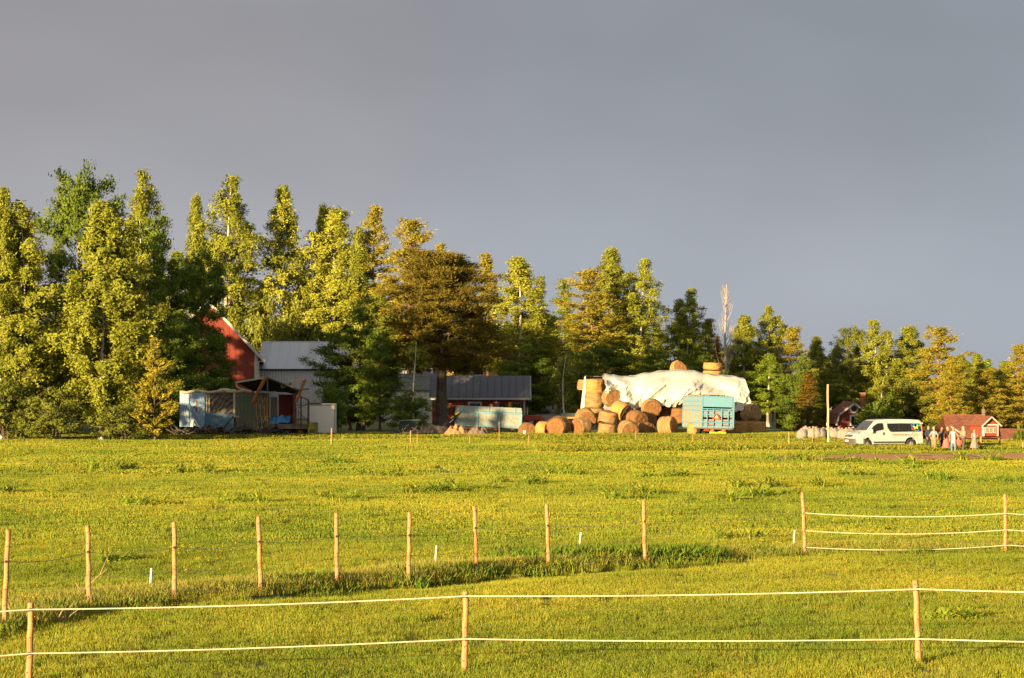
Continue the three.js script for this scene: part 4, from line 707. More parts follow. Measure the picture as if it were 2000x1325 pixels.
{ // tarpaulin: one sheet over the heap, from the front hem over the top and down the back
  const top = [[1183, 733], [1200, 735], [1222, 738], [1240, 737], [1270, 731], [1300, 727], [1335, 724], [1360, 727], [1385, 732], [1412, 735], [1440, 737], [1460, 741]];
  const hem = [[1183, 768], [1200, 772], [1215, 786], [1235, 799], [1262, 796], [1290, 792], [1315, 796], [1336, 788], [1360, 803], [1420, 806], [1450, 802], [1470, 796]];
  const lerpList = (l, u) => { const k = Math.min(l.length - 2, Math.floor(u * (l.length - 1))), t = u * (l.length - 1) - k; return [l[k][0] + (l[k + 1][0] - l[k][0]) * t, l[k][1] + (l[k + 1][1] - l[k][1]) * (t * t * (3 - 2 * t))]; };
  const fold = (u, v) => { const a = 1 - Math.abs(noise2(u * 13 + v * 2.2, v * 0.9 + u * 3)), b = 1 - Math.abs(noise2(u * 30 - v * 3 + 9, v * 1.4)), c = noise2(u * 4.2 + 3, v * 1.6); return 0.26 * Math.pow(a, 8) * (0.3 + v) + 0.11 * Math.pow(b, 8) * (0.2 + v) + 0.46 * c; };
  const sheet = (thick) => grid(190, 70, (u, w) => {
    const a = lerpList(top, u), b = lerpList(hem, u), k = 217 / F;
    const xt = (a[0] - 1000) * k, xb = (b[0] - 1000) * k, yt = CAMY + (HZ - a[1]) * k * 1.02, yb = CAMY + (HZ - b[1]) * k;
    if (w < 0.6) { const v = 1 - w / 0.6, e = Math.pow(v, 1.25), q = fold(u, v) * Math.min(1, v * 2.2); // front face: v = 1 at the hem
      const bulge = 0.9 * Math.sin(v * 2.6) * Math.exp(-Math.pow((u - 0.52) / 0.22, 2));
      return V(xt + (xb - xt) * v + 0.12 * noise2(u * 20, v * 3) * v, yt + (yb - yt) * (0.12 * v + 0.88 * e) + 0.07 * noise2(u * 26, 3) * (v > 0.9 ? 1 : 0), -219.4 + 1.9 * Math.sin(v * 1.571) + bulge + q - thick); }
    const v = (w - 0.6) / 0.4, s = sstep(0.55, 1, v);
    return V(xt, yt + 0.35 * Math.sin(Math.min(1, v * 1.6) * 3.1416) * 0.4 + 0.05 * noise2(u * 9, v * 4) - s * (yt - 1.5), -219.4 - v * 8.5 - thick);
  }, 1);
  const tm = new THREE.MeshStandardMaterial({ map: noiseTex(128, (x, y) => mixc([0.42, 0.405, 0.37], [0.54, 0.525, 0.48], 0.5 + 0.4 * noise3(x * 6, y * 6, 2) + 0.3 * noise3(x * 30, y * 30, 5))), roughness: 0.62, side: THREE.DoubleSide });
  const t = thing('tarpaulin', 'large wrinkled white tarpaulin draped over the heap of hay bales', 'tarpaulin', V(0, 0, 0));
  mesh('sheet', sheet(0), tm, t);
  const k = 222 / F, X = px => (px - 1000) * k, Y = py => CAMY + (HZ - py) * k;
  mesh('loose_flap', grid(6, 24, (u, v) => { const w = v < 0.4 ? v / 0.4 : 1, q = v < 0.4 ? 0 : (v - 0.4) / 0.6; return V(X(1183 - 42 * w - 8 * q + u * (2 + 5 * Math.min(1, q * 3))), Y(734 + 2 * Math.sin(w * 3) + q * 64) + 0.05 * noise2(v * 9, u), -221.0 + 0.75 * q - (1 - u) * (q > 0 ? 0.3 : 1.3) + 0.06 * noise2(v * 12, u * 4)); }), tm, t);
}
// ---------------------------------------------------------------- blue slatted wagon
const blueMat = new THREE.MeshStandardMaterial({ map: rusty([0.14, 0.33, 0.44], [0.34, 0.25, 0.16], 0.55, 3, 6), roughness: 0.6 });
const blueOld = new THREE.MeshStandardMaterial({ map: rusty([0.19, 0.27, 0.30], [0.33, 0.24, 0.15], 0.18, 5, 7), roughness: 0.75 });
const blueBar = std([0.13, 0.31, 0.43], 0.6);
const wheelGeo = (r, w) => { const pts = [[r * 0.55, -w / 2], [r * 0.9, -w / 2], [r, -w * 0.33], [r, w * 0.33], [r * 0.9, w / 2], [r * 0.55, w / 2]]; return new THREE.LatheGeometry(pts.map(p => new THREE.Vector2(...p)), 28).rotateX(Math.PI / 2); };
function wheel(parent, x, y, z, r, w, rimMat, spokes = 0) {
  const t = mesh('wheel', wheelGeo(r, w), C.rubber, parent); t.position.set(x, y, z);
  const g = [new THREE.CylinderGeometry(r * 0.57, r * 0.57, w * 0.5, 24).rotateX(Math.PI / 2), new THREE.CylinderGeometry(r * 0.16, r * 0.2, w * 0.85, 12).rotateX(Math.PI / 2)];
  for (let i = 0; i < spokes; i++) g.push(box(r * 0.17, r * 0.46, w * 0.72, 0, r * 0.31, 0).rotateZ(i / spokes * 6.283));
  mesh('rim', g, rimMat, t); return t;
}
{
  const d = 208, k = F / d, base = landAtPx(1371, d), t = thing('slatted_wagon', 'light blue slatted hay wagon with a warning triangle on its tail, before the tarpaulin', 'wagon', V(base.x - 0.05, base.y, base.z), 0.22);
  const W = 2.85, H0 = CAMY + (HZ - 835) / k - base.y, H1 = CAMY + (HZ - 774) / k - base.y, L = 5.6;
  t.rotation.z = -0.028;
  // rear, x 0..W at z = 0; left side runs back from x = 0
  mesh('frame_post', [box(0.12, H1 - H0, 0.12, 0, (H0 + H1) / 2, 0), box(0.12, H1 - H0, 0.12, W, (H0 + H1) / 2, 0)], blueBar, t);
  const hb = H0 + (H1 - H0) * 0.60;
  mesh('tail_panel', rbox(W - 0.16, H1 - hb - 0.2, 0.07, 0.02, W / 2, (hb + H1) / 2 + 0.06, 0), blueMat, t);
  for (const y of [H1 - 0.01, hb, hb - 0.17, H0 + (H1 - H0) * 0.42, H0 + (H1 - H0) * 0.17]) mesh('rail', box(W - 0.12, 0.08, 0.09, W / 2, y, 0.02), blueBar, t);
  for (const x of [0.16, 0.36, 0.62, 0.83]) mesh('slat', box(0.07, hb - H0, 0.06, W * x, (hb + H0) / 2, 0.07), blueBar, t);
  mesh('tail_panel', rbox(W - 0.2, 0.16, 0.06, 0.02, W / 2, H0 + 0.05, 0.03), blueMat, t);
  mesh('tail_board', [box(W - 0.16, 0.62, 0.04, W / 2, hb - 0.42, -0.06), box(W - 0.16, 0.60, 0.04, W / 2, H0 + 0.42, -0.06)], blueOld, t);
  for (const x of [0.20, 0.68]) for (const y of [0.20, 0.08]) mesh('reflector', box(0.42, 0.08, 0.03, W * x + 0.2, H0 + (H1 - H0) * y, 0.1), std([0.34, 0.09, 0.03], 0.4), t);
  const sg = mesh('warning_triangle', extrude([[-0.30, 0], [0.30, 0], [0.36, 0.06], [0.05, 0.5], [-0.05, 0.5], [-0.36, 0.06]], 0.03, [[[-0.20, 0.08], [0.20, 0.08], [0, 0.40]]]).translate(W * 0.45, H0 + (H1 - H0) * 0.27, 0.12), std([0.72, 0.06, 0.02], 0.4), t);
  mesh('plate', extrude([[-0.2, 0.08], [0.2, 0.08], [0, 0.40]], 0.02).translate(W * 0.45, H0 + (H1 - H0) * 0.27, 0.115), std([0.75, 0.55, 0.30], 0.4), sg);
  // left side
  for (const z of [0, 0.25, 0.5, 0.75, 1]) mesh('slat', box(0.07, H1 - H0, 0.09, -0.03, (H0 + H1) / 2, -z * L), blueBar, t);
  for (const y of [0, 0.16, 0.55, 0.70, 0.85, 1]) mesh('rail', box(0.06, 0.08, L, -0.05, H0 + (H1 - H0) * y, -L / 2), blueBar, t);
  mesh('side_board', box(0.03, (H1 - H0) * 0.43, L - 0.1, 0.03, H0 + (H1 - H0) * 0.78, -L / 2), blueOld, t);
  mesh('side_board', box(0.03, (H1 - H0) * 0.52, L - 0.1, 0.03, H0 + (H1 - H0) * 0.27, -L / 2), new THREE.MeshStandardMaterial({ map: rusty([0.24, 0.28, 0.25], [0.40, 0.24, 0.10], -0.02, 7, 8), roughness: 0.8 }), t);
  mesh('side_board', box(0.05, H1 - H0, L - 0.1, W, (H0 + H1) / 2, -L / 2), blueOld, t);
  mesh('front_board', box(W, H1 - H0, 0.06, W / 2, (H0 + H1) / 2, -L), blueOld, t);
  mesh('floor', box(W, 0.12, L, W / 2, H0 - 0.06, -L / 2), C.wood, t);
  const hay = mesh('hay_load', grid(60, 60, (u, v) => V(0.08 + u * (W - 0.16), H1 - 0.02 + 0.10 * Math.sin(u * 3.1) + 0.09 * noise2(u * 9, v * 22) + 0.06 * noise2(u * 30, v * 50), -0.1 - v * (L - 0.2)), 2), MS.gold, t); hay.userData.kind = 'stuff';
  for (const [x, z] of [[0.35, -2.3], [0.35, -3.6], [W - 0.35, -2.3], [W - 0.35, -3.6]]) { const w = wheel(t, x, 0.42, z, 0.45, 0.3, C.rust); w.rotation.y = Math.PI / 2; }
  mesh('chassis', [box(0.12, 0.2, L + 1, 0.9, H0 - 0.22, -L / 2), box(0.12, 0.2, L + 1, W - 0.9, H0 - 0.22, -L / 2), box(W - 0.5, 0.14, 0.14, W / 2, 0.55, -0.1)], C.rust, t);
  for (const x of [0.4, W - 0.75]) mesh('tail_light', rbox(0.4, 0.13, 0.06, 0.02, x + 0.1, 0.44, 0.0), std([0.45, 0.02, 0.01], 0.3), t);
  mesh('bumper_bar', rbox(1.5, 0.22, 0.08, 0.03, W * 0.52, 0.22, 0.02), C.yellowPaint, t);
  mesh('drawbar', beam(V(W / 2, 0.55, -L), V(W / 2, 0.45, -L - 1.8), 0.15), C.rust, t);
}
// ---------------------------------------------------------------- the derelict wagon and its surroundings
{
  const d = 205, k = F / d, b = landAtPx(350, d), X = px => (px - 350) / k, Y = py => CAMY + (HZ - py) / k - b.y, t = thing('derelict_wagon', 'derelict blue and green wagon body with a collapsed roof behind the young pine', 'wagon', b);
  const bl = new THREE.MeshStandardMaterial({ map: rusty([0.20, 0.33, 0.50], [0.42, 0.44, 0.44], 0.30, 11, 4), roughness: 0.6 }), bd2 = new THREE.MeshStandardMaterial({ map: rusty([0.07, 0.16, 0.25], [0.12, 0.07, 0.04], 0.40, 12, 5), roughness: 0.6 });
  const gr = new THREE.MeshStandardMaterial({ map: rusty([0.05, 0.10, 0.065], [0.20, 0.10, 0.05], 0.22, 14, 4), roughness: 0.7 }), gr2 = new THREE.MeshStandardMaterial({ map: rusty([0.045, 0.06, 0.035], [0.42, 0.24, 0.09], 0.22, 24, 3), roughness: 0.7 }), cv = std([0.17, 0.145, 0.115], 0.95, { side: THREE.DoubleSide });  // second green sheet map: rust and golden sun patches painted in
  const pale = std([0.42, 0.36, 0.26], 0.9), rst = new THREE.MeshStandardMaterial({ map: rusty([0.38, 0.14, 0.045], [0.16, 0.06, 0.025], 0.25, 15, 6), roughness: 0.9 });
  const P2 = (px, py, z) => V(X(px), Y(py), z), B = (px0, px1, py0, py1, dp, z) => box(X(px1) - X(px0), Y(py0) - Y(py1), dp, (X(px0) + X(px1)) / 2, (Y(py0) + Y(py1)) / 2, z);
  mesh('end_panel', B(351, 369, 766, 834, 0.08, -0.02), bl, t);
  const dr = mesh('door', B(371, 400, 767, 834, 0.08, 0.06), bl, t); mesh('rust_stripe', B(383, 385.5, 783, 806, 0.03, 0.115), C.rust, dr); mesh('door_bar', [B(372, 399, 794, 795.5, 0.04, 0.12), B(398, 400, 768, 834, 0.06, 0.11)], bl, dr); mesh('hinge', [B(369, 371.5, 772, 778, 0.08, 0.1), B(369, 371.5, 820, 826, 0.08, 0.1)], C.rust, dr);
  mesh('side_wall', box(0.06, Y(766) - Y(834), 2.4, 0.05, (Y(766) + Y(834)) / 2, -1.3), bl, t);
  mesh('back_wall', B(351, 520, 768, 838, 0.06, -2.5), gr, t);
  mesh('canvas', grid(50, 30, (u, v) => V(X(401 + 54 * u), Y(768 + 41 * v), -0.15 + 0.16 * noise2(u * 5 + v * 3, v * 2.5) + 0.10 * Math.pow(1 - Math.abs(noise2(u * 8 - v * 4, v * 2 + 5)), 4))), cv, t);
  mesh('canvas_post', [B(402, 405, 768, 808, 0.12, 0.02), B(407, 410, 768, 808, 0.08, 0.03)], pale, t);
  mesh('lower_panel', B(401, 457, 808, 838, 0.07, 0.05), bd2, t);
  mesh('corner_post', B(456, 460, 766, 815, 0.16, 0.14), pale, t);
  mesh('rolled_canvas', tube(Array.from({ length: 22 }, (_, i) => V(X(352 + 6.6 * i), Y(765.5 + 1.6 * Math.sin(i * 0.9) - (i > 12 && i < 17 ? 2 : 0)), 0.05 + 0.05 * Math.sin(i * 1.7))), u => 0.10 + 0.05 * Math.sin(u * 31) ** 2 + (u > 0.55 && u < 0.8 ? 0.06 : 0), 8), std([0.46, 0.38, 0.25], 0.95), t);
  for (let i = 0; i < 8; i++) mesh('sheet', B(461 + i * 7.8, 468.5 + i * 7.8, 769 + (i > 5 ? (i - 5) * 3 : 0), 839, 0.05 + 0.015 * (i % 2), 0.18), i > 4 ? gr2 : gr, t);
  mesh('rusty_edge', [B(520.5, 524.5, 776, 842, 0.12, 0.24)], rst, t);
  mesh('deck', plank(X(604) - X(461), 0.42, 3, 2.4, X(461), Y(838), -1.1, false), C.wood, t);
  mesh('undercarriage', [B(352, 600, 839, 846, 1.2, -1.2), B(470, 590, 838, 852, 0.3, -0.8)], C.dark, t);
  for (const px of [385, 440, 560, 585]) wheel(t, X(px), Y(846), -0.5, 0.42, 0.28, C.rust);
  mesh('inner_wall', [B(540, 573, 771, 830, 0.08, -1.9), B(573, 574, 771, 830, 1.6, -1.2)], std([0.13, 0.022, 0.014], 0.9), t);
  mesh('inner_panel', B(525, 538, 776, 826, 0.1, -1.6), std([0.18, 0.15, 0.11], 0.9), t);
  const plate = (a, c, e, f, m) => { const th = 0.06; return mesh('roof_sheet', [grid(8, 8, (u, v) => a.clone().lerp(c, u).lerp(f.clone().lerp(e, u), v).add(V(0, 0.03 * Math.sin(u * 40), 0))), grid(8, 8, (u, v) => a.clone().lerp(c, 1 - u).lerp(f.clone().lerp(e, 1 - u), v).add(V(0, th + 0.03 * Math.sin((1 - u) * 40), 0)))], m, t); };
  const dkm = std([0.06, 0.045, 0.035], 0.95, { side: THREE.DoubleSide });
  plate(P2(463, 747, 0.9), P2(523, 737, 0.9), P2(532, 765, -2.2), P2(488, 764, -2.2), dkm);
  plate(P2(523, 737, 0.9), P2(586, 763, 0.7), P2(580, 771, -2.2), P2(532, 765, -2.2), dkm);
  mesh('roof_edge', [beam(P2(462, 747.5, 0.95), P2(523, 737.5, 0.95), 0.14), beam(P2(463, 747, 0.95), P2(465, 757, 0.9), 0.10), beam(P2(465, 757, 0.9), P2(492, 765, 0.6), 0.09)], pale, t);
  mesh('roof_edge', [beam(P2(523, 737, 0.95), P2(586, 762, 0.75), 0.10), beam(P2(586, 761.5, 0.7), P2(604, 760, 0.5), 0.12)], C.wood, t);
  mesh('rusty_pole', beam(P2(521, 737, 1.0), P2(495, 786, 0.6), 0.22), rst, t); mesh('rusty_pole', beam(P2(597, 741, 0.4), P2(578, 786, 0.2), 0.18), rst, t);
  mesh('thin_post', beam(P2(524, 739, 0.95), P2(524.5, 792, 0.4), 0.09), C.wood, t);
  mesh('roof_bar', [beam(P2(597, 739, 0.4), P2(566, 746, 0.2), 0.13), beam(P2(566, 746, 0.2), P2(556, 757, 0.2), 0.10), beam(P2(597, 740, 0.45), P2(583, 750, 0.3), 0.13)], pale, t);
  mesh('torn_sheet', grid(8, 6, (u, v) => P2(548 + u * 20, 752 - u * 5 + v * (5 + 3 * (1 - u)), 0.1 - v * 0.5)), C.zinc, t);
  mesh('frame', [beam(P2(574, 770, 0.1), P2(574, 832, 0.1), 0.12), beam(P2(588, 775, 0.1), P2(588, 834, 0.1), 0.12), beam(P2(602.5, 783, 0.1), P2(602.5, 842, 0.1), 0.17), beam(P2(574, 769, 0.1), P2(603, 782, 0.1), 0.12), beam(P2(574, 791, 0.1), P2(588, 792, 0.1), 0.08), beam(P2(574, 800, 0.1), P2(600, 790, 0.1), 0.08), beam(P2(582, 803, 0.1), P2(602, 825, 0.1), 0.06), beam(P2(579, 800, 0.1), P2(578, 832, 0.1), 0.06), beam(P2(583, 800, 0.1), P2(582, 832, 0.1), 0.06), beam(P2(603, 789, 0.1), P2(628, 789, 0.1), 0.12)], std([0.07, 0.05, 0.04], 0.9), t);
  mesh('blue_brace', beam(P2(371, 792, 0.55), P2(398, 838, 0.9), 0.30, 0.1), bl, t);
  // blue plastic on the deck
  const bp = tag(mesh('plastic_sheet', grid(26, 14, (u, v) => V(b.x + X(526 + 40 * u), b.y + Y(826) + Math.sin(v * 3.14) * (0.35 + 0.35 * Math.sin(u * 2.6)) * (0.75 + 0.35 * noise2(u * 3, v * 2)) + 0.05 * noise2(u * 9, v * 7), b.z - 0.1 - v * 1.2)), std([0.04, 0.20, 0.46], 0.5, { side: THREE.DoubleSide })), 'crumpled blue plastic sheet lying on the deck of the derelict wagon', 'plastic sheet');
  // white panel box and mossy drum
  const wb = thing('panel_box', 'plain white upright panel box right of the derelict wagon', 'container', onLand(b.x + X(623), 208));
  const kk = F / 208, hh = CAMY + (HZ - 788) / kk - wb.position.y; mesh('body', rbox(53 / kk, hh - 0.05, 1.6, 0.10, 0, hh / 2, -0.8), std([0.70, 0.65, 0.57], 0.7), wb); mesh('edge_strip', [box(0.06, hh - 0.3, 0.04, 53 / kk / 2 - 0.08, hh / 2, 0.02), box(53 / kk - 0.3, 0.06, 0.04, 0, hh - 0.14, 0.02)], std([0.30, 0.24, 0.17], 0.8), wb);
  const dm = thing('drum', 'mossy yellow-green drum at the right foot of the derelict wagon', 'drum', onLand(b.x + X(613), 204)); mesh('shell', new THREE.LatheGeometry([[0.02, 0], [0.42, 0], [0.44, 0.05], [0.42, 0.1], [0.42, 0.45], [0.44, 0.5], [0.42, 0.55], [0.42, 1.0], [0.44, 1.03], [0.40, 1.05], [0.02, 1.03]].map(q => new THREE.Vector2(...q)), 20), new THREE.MeshStandardMaterial({ map: rusty([0.20, 0.17, 0.03], [0.08, 0.08, 0.03], 0.2, 16, 5), roughness: 0.95 }), dm);
  mesh('lid', new THREE.CylinderGeometry(0.36, 0.36, 0.03, 18).translate(0, 1.05, 0), C.wood, dm);
  // scrap heap
  const r = rng(61), sc = { a: [], b: [], c: [] };
  for (let i = 0; i < 150; i++) { const px = rr(342, 562, r), x = b.x + X(px), z = b.z + rr(0.7, 3.2, r), y = land(x, z), l = rr(0.4, 1.7, r), a = rr(-0.5, 0.9, r), yaw = r() * 6.28, h = rr(0, 0.55, r) * (1 - Math.abs(px - 455) / 160);
    const dv = V(Math.cos(a) * Math.cos(yaw), Math.sin(a), Math.cos(a) * Math.sin(yaw)).multiplyScalar(l), p0 = V(x, y + Math.max(0, h), z); sc['abc'[i % 3]].push(i % 4 ? beam(p0, p0.clone().add(dv), rr(0.04, 0.13, r), rr(0.03, 0.1, r)) : box(rr(0.3, 0.9, r), 0.03, rr(0.3, 0.7, r), 0, 0, 0, a, yaw, a).translate(x, y + h + 0.25, z)); }
  const sh = thing('scrap_heap', 'dark heap of rusty scrap iron in front of the derelict wagon', 'scrap heap', V(0, 0, 0));
  [['a', [0.055, 0.04, 0.032]], ['b', [0.09, 0.075, 0.065]], ['c', [0.035, 0.028, 0.025]]].forEach(([q, c]) => { mesh('scrap_iron', sc[q], std(c, 0.8), sh).userData.kind = 'stuff'; });
  const lad = thing('ladder', 'short rusty ladder lying against the scrap heap', 'ladder', at(400, 838, 202.5)); mesh('rail', [beam(V(-0.05, 0.1, 0), V(0.9, -0.55, 0.3), 0.06), beam(V(0.15, 0.32, 0), V(1.1, -0.33, 0.3), 0.06)], rst, lad); for (let i = 0; i < 7; i++) mesh('rung', beam(V(0.03 + i * 0.13, 0.05 - i * 0.09, i * 0.04), V(0.22 + i * 0.13, 0.27 - i * 0.09, i * 0.04), 0.035), C.wood, lad);
}
// ---------------------------------------------------------------- blue tipping trailer, tractor, odds and ends before the shed
{
  const d = 215, k = F / d, b = landAtPx(955, d), X = px => (px - 955) / k, Y = py => CAMY + (HZ - py) / k - b.y, t = thing('tipping_trailer', 'rust-streaked blue tipping trailer body in front of the red shed', 'trailer', b);
  const pa = new THREE.MeshStandardMaterial({ map: rusty([0.20, 0.27, 0.27], [0.27, 0.17, 0.085], 0.20, 21, 9, 0.35), roughness: 0.75 }), rb = new THREE.MeshStandardMaterial({ map: rusty([0.13, 0.30, 0.38], [0.25, 0.12, 0.05], 0.55, 22, 6), roughness: 0.65 });
  const body = new THREE.Group(); body.name = 'body'; t.add(body); body.rotation.z = -0.045; body.position.y = Y(820);
  const x0 = X(890), x1 = X(1018), h = 1.25, m = (name, g, q) => mesh(name, g, q, body);
  const seg = (x1 - x0) / 3;
  for (let i = 0; i < 3; i++) { m('panel', box(seg - 0.1, h - 0.14, 0.05, x0 + seg * (i + 0.5), 0, 0), pa); m('top_panel', box(seg - 0.04, 0.46, 0.05, 0, 0, 0, 0, 0, -0.35).translate(x0 + seg * (i + 0.5), h / 2 + 0.30, -0.12), i === 0 ? pa : pa); }
  for (let i = 0; i < 4; i++) m('rib', rbox(0.16, h, 0.14, 0.03, x0 + seg * i, 0, 0.03), rb);
  m('rail', rbox(x1 - x0 + 0.1, 0.13, 0.13, 0.03, (x0 + x1) / 2, h / 2, 0.03), rb); m('rail', rbox(x1 - x0 + 0.1, 0.14, 0.13, 0.03, (x0 + x1) / 2, -h / 2, 0.03), rb);
  for (let i = 0; i < 5; i++) m('top_rib', box(0.10, 0.5, 0.07, 0, 0, 0, 0, 0, -0.35).translate(x0 + (x1 - x0) * (i + 0.5) / 5, h / 2 + 0.30, -0.08), rb);
  m('box', [box(x1 - x0, 0.1, 2.3, (x0 + x1) / 2, -h / 2, -1.2), box(0.08, h + 0.5, 2.3, x0, 0.1, -1.2), box(0.08, h + 0.4, 2.3, x1, 0.1, -1.2), box(x1 - x0, h + 0.4, 0.08, (x0 + x1) / 2, 0.1, -2.3)], pa);
  m('tailgate_flap', box(0.9, 0.05, 1.6, x0 - 0.35, h / 2 + 0.46, -0.8, 0.12), C.rust);
  mesh('chassis', [box(x1 - x0 + 0.6, 0.18, 0.14, 0.1, Y(836), -0.5), box(x1 - x0 + 0.6, 0.18, 0.14, 0.1, Y(836), -1.7)], C.rust, t);
  for (const px of [968, 1000]) for (const z of [-0.25, -2.0]) wheel(t, X(px), 0.36, z, 0.42, 0.3, C.rust);
  mesh('drawbar', [beam(V(X(896), Y(806), 0.1), V(X(864), Y(833), 0.3), 0.22, 0.14), beam(V(X(892), Y(816), 0.2), V(X(876), Y(830), 0.3), 0.12)], C.dark, t);
  mesh('warning_piece', [beam(V(X(897), Y(804.5), 0.2), V(X(889), Y(810), 0.25), 0.16), beam(V(X(886), Y(813), 0.25), V(X(881), Y(817), 0.27), 0.12)], C.yellowPaint, t);
  mesh('white_plate', beam(V(X(886), Y(819), 0.36), V(X(878), Y(826), 0.36), 0.07), C.white, t);
  // tractor in the bay
  const tp = landAtPx(1012, 231), kt = F / 231, tr = thing('tractor', 'old red tractor parked in the open bay of the red shed', 'tractor', tp);
  const ty = py => CAMY + (HZ - py) / kt - tp.y, tx = px => (px - 1012) / kt;
  mesh('bonnet', [rbox(1.9, 0.55, 0.7, 0.08, 1.3, ty(817), 0), rbox(0.9, 0.3, 1.1, 0.08, -0.1, ty(803), 0)], C.redPaint, tr);
  mesh('cab_frame', [[-0.55, 0.5], [0.35, 0.5], [-0.55, -0.5], [0.35, -0.5]].map(([x, z]) => beam(V(x, ty(806), z), V(x * 0.85, ty(788), z), 0.07)).concat(box(1.0, 0.09, 1.1, -0.1, ty(787), 0)), std([0.16, 0.04, 0.03], 0.7), tr);
  mesh('seat', rbox(0.45, 0.5, 0.5, 0.06, -0.2, ty(799), 0), C.black, tr);
  mesh('exhaust', [cyl(V(0.9, ty(812), 0.1), V(0.9, ty(795), 0.1), 0.05), cyl(V(0.75, ty(812), 0.1), V(0.75, ty(796), 0.1), 0.04)], C.steel, tr);
  for (const z of [-0.75, 0.75]) { wheel(tr, -0.25, 0.72, z, 0.72, 0.38, C.redPaint); wheel(tr, 1.9, 0.45, z * 0.9, 0.45, 0.25, C.redPaint); mesh('mudguard', new THREE.TorusGeometry(0.85, 0.06, 5, 16, 2.4).scale(1, 1, 4).rotateZ(0.5).translate(-0.25, 0.72, z), C.redPaint, tr); }
  const ld = thing('front_loader', 'red loader arm lying to the right of the shed post', 'loader', landAtPx(1045, 226)); const ly = py => CAMY + (HZ - py) / (F / 226) - ld.position.y;
  mesh('arm', [beam(V(-0.9, ly(817), 0), V(0.9, ly(819), 0.1), 0.22, 0.12), beam(V(-0.9, ly(814), -0.8), V(0.9, ly(818), -0.8), 0.2, 0.12)], C.redPaint, ld); mesh('leg', [beam(V(0.85, ly(819), 0.1), V(0.7, 0, 0.1), 0.12), beam(V(-0.7, ly(818), 0), V(-0.8, 0, 0), 0.12)], std([0.2, 0.03, 0.02], 0.7), ld); mesh('crossbar', beam(V(0.85, ly(820), 0.1), V(0.9, ly(819), -0.8), 0.14), C.redPaint, ld);
  const lm = thing('red_lamp_machine', 'red machine with a round white lamp in the left part of the open bay', 'machine', landAtPx(969, 232)); const my = py => CAMY + (HZ - py) / (F / 232) - lm.position.y;
  mesh('hood', [rbox(0.7, 0.6, 0.7, 0.12, 0, my(792), 0)], C.redPaint, lm); mesh('lamp', new THREE.SphereGeometry(0.13, 12, 8).translate(0.02, my(787), 0.42), C.white, lm); mesh('stand', [cyl(V(0, 0, 0), V(0, my(794), 0), 0.16), box(0.8, 0.15, 0.8, 0, 0.08, 0)], C.dark, lm);
  const yp = thing('yellow_post', 'upright yellow machine arm in the middle of the open bay', 'machine', landAtPx(996, 231)); const py2 = py => CAMY + (HZ - py) / (F / 231) - yp.position.y;
  mesh('arm', [rbox(0.32, py2(786), 0.2, 0.05, 0, py2(786) / 2, 0)], C.orange, yp); mesh('foot', [rbox(0.9, 0.35, 0.6, 0.05, -0.2, py2(804), 0.0), box(0.6, 0.3, 0.6, 0, 0.15, 0)], C.orange, yp);
  // green covered trough
  const gp = landAtPx(795, 209), g = thing('green_trough', 'dark green lidded feed trough left of the dirt mounds', 'trough', gp, 0.2); const gk = F / 209;
  mesh('body', extrude([[-0.75, 0.15], [0.75, 0.35], [0.95, 1.05], [-0.55, 1.05]], 1.2), std([0.025, 0.035, 0.032], 0.8), g); mesh('lid', rbox(1.75, 0.13, 1.35, 0.03, 0.2, 1.12, 0, 0.05), std([0.06, 0.11, 0.075], 0.6), g); mesh('leg', [beam(V(-0.7, 0.5, 0.4), V(-0.95, 0, 0.4), 0.08), beam(V(0.7, 0.5, 0.4), V(0.8, 0, 0.4), 0.08), beam(V(-0.7, 0.5, -0.4), V(-0.95, 0, -0.4), 0.08), beam(V(0.7, 0.5, -0.4), V(0.8, 0, -0.4), 0.08)], C.dark, g);
  const r = rng(71), wd = []; for (let i = 0; i < 40; i++) { const x = rr(-1.6, 2.2, r), a = rr(-0.2, 0.8, r), yaw = r() * 6.3, l = rr(0.4, 1.2, r), p = V(x, rr(0, 0.15, r), rr(0.8, 2, r)); wd.push(beam(p, p.clone().add(V(Math.cos(a) * Math.cos(yaw), Math.sin(a), Math.cos(a) * Math.sin(yaw)).multiplyScalar(l)), 0.06)); }
  const wt = thing('wood_scraps', 'grey heap of broken boards in front of the dark green trough', 'wood heap', gp.clone()); mesh('board_scraps', wd, std([0.13, 0.11, 0.10], 0.9), wt).userData.kind = 'stuff';
  // soil mounds
  const mound = (px, d2, w, h, c, label, seed) => { const q = landAtPx(px, d2), mt = noiseTex(64, (x, y) => mixc(c.map(v => v * 0.75), c.map(v => v * 1.2), 0.5 + 0.4 * noise3(x * 8, y * 8, seed) + 0.4 * (R() - 0.5))); const o = tag(mesh('soil_mound', grid(36, 30, (u, v) => { const a = (u - 0.5) * 2, e = (v - 0.5) * 2, rad = Math.max(0, 1 - a * a - e * e); return V(q.x + a * w / 2, q.y - 0.05 + h * Math.pow(rad, 0.75) * (1 + 0.35 * noise2(u * 4 + seed, v * 4)) + 0.05 * noise2(u * 22, v * 22 + seed) * Math.min(1, rad * 4), q.z - e * 1.3); }, 3), new THREE.MeshStandardMaterial({ map: mt, roughness: 1 })), label, 'mound'); return o; };
  mound(893, 206, 2.4, 0.8, [0.36, 0.19, 0.09], 'orange sunlit soil mound before the tipping trailer', 3); mound(935, 205, 2.2, 0.75, [0.17, 0.12, 0.085], 'brown soil mound right of the orange one', 5); mound(845, 210, 4.6, 0.65, [0.11, 0.085, 0.06], 'low dull heap of dead brush at the foot of the great pine', 8);
  // wooden barrier, green cart and orange frame before the gravel bank
  const br = thing('log_barrier', 'log on posts along the top of the gravel bank', 'barrier', landAtPx(1054, 262, 1.2)); const by = py => CAMY + (HZ - py) / (F / 262) - br.position.y; const bx = px => (px - 1054) / (F / 262);
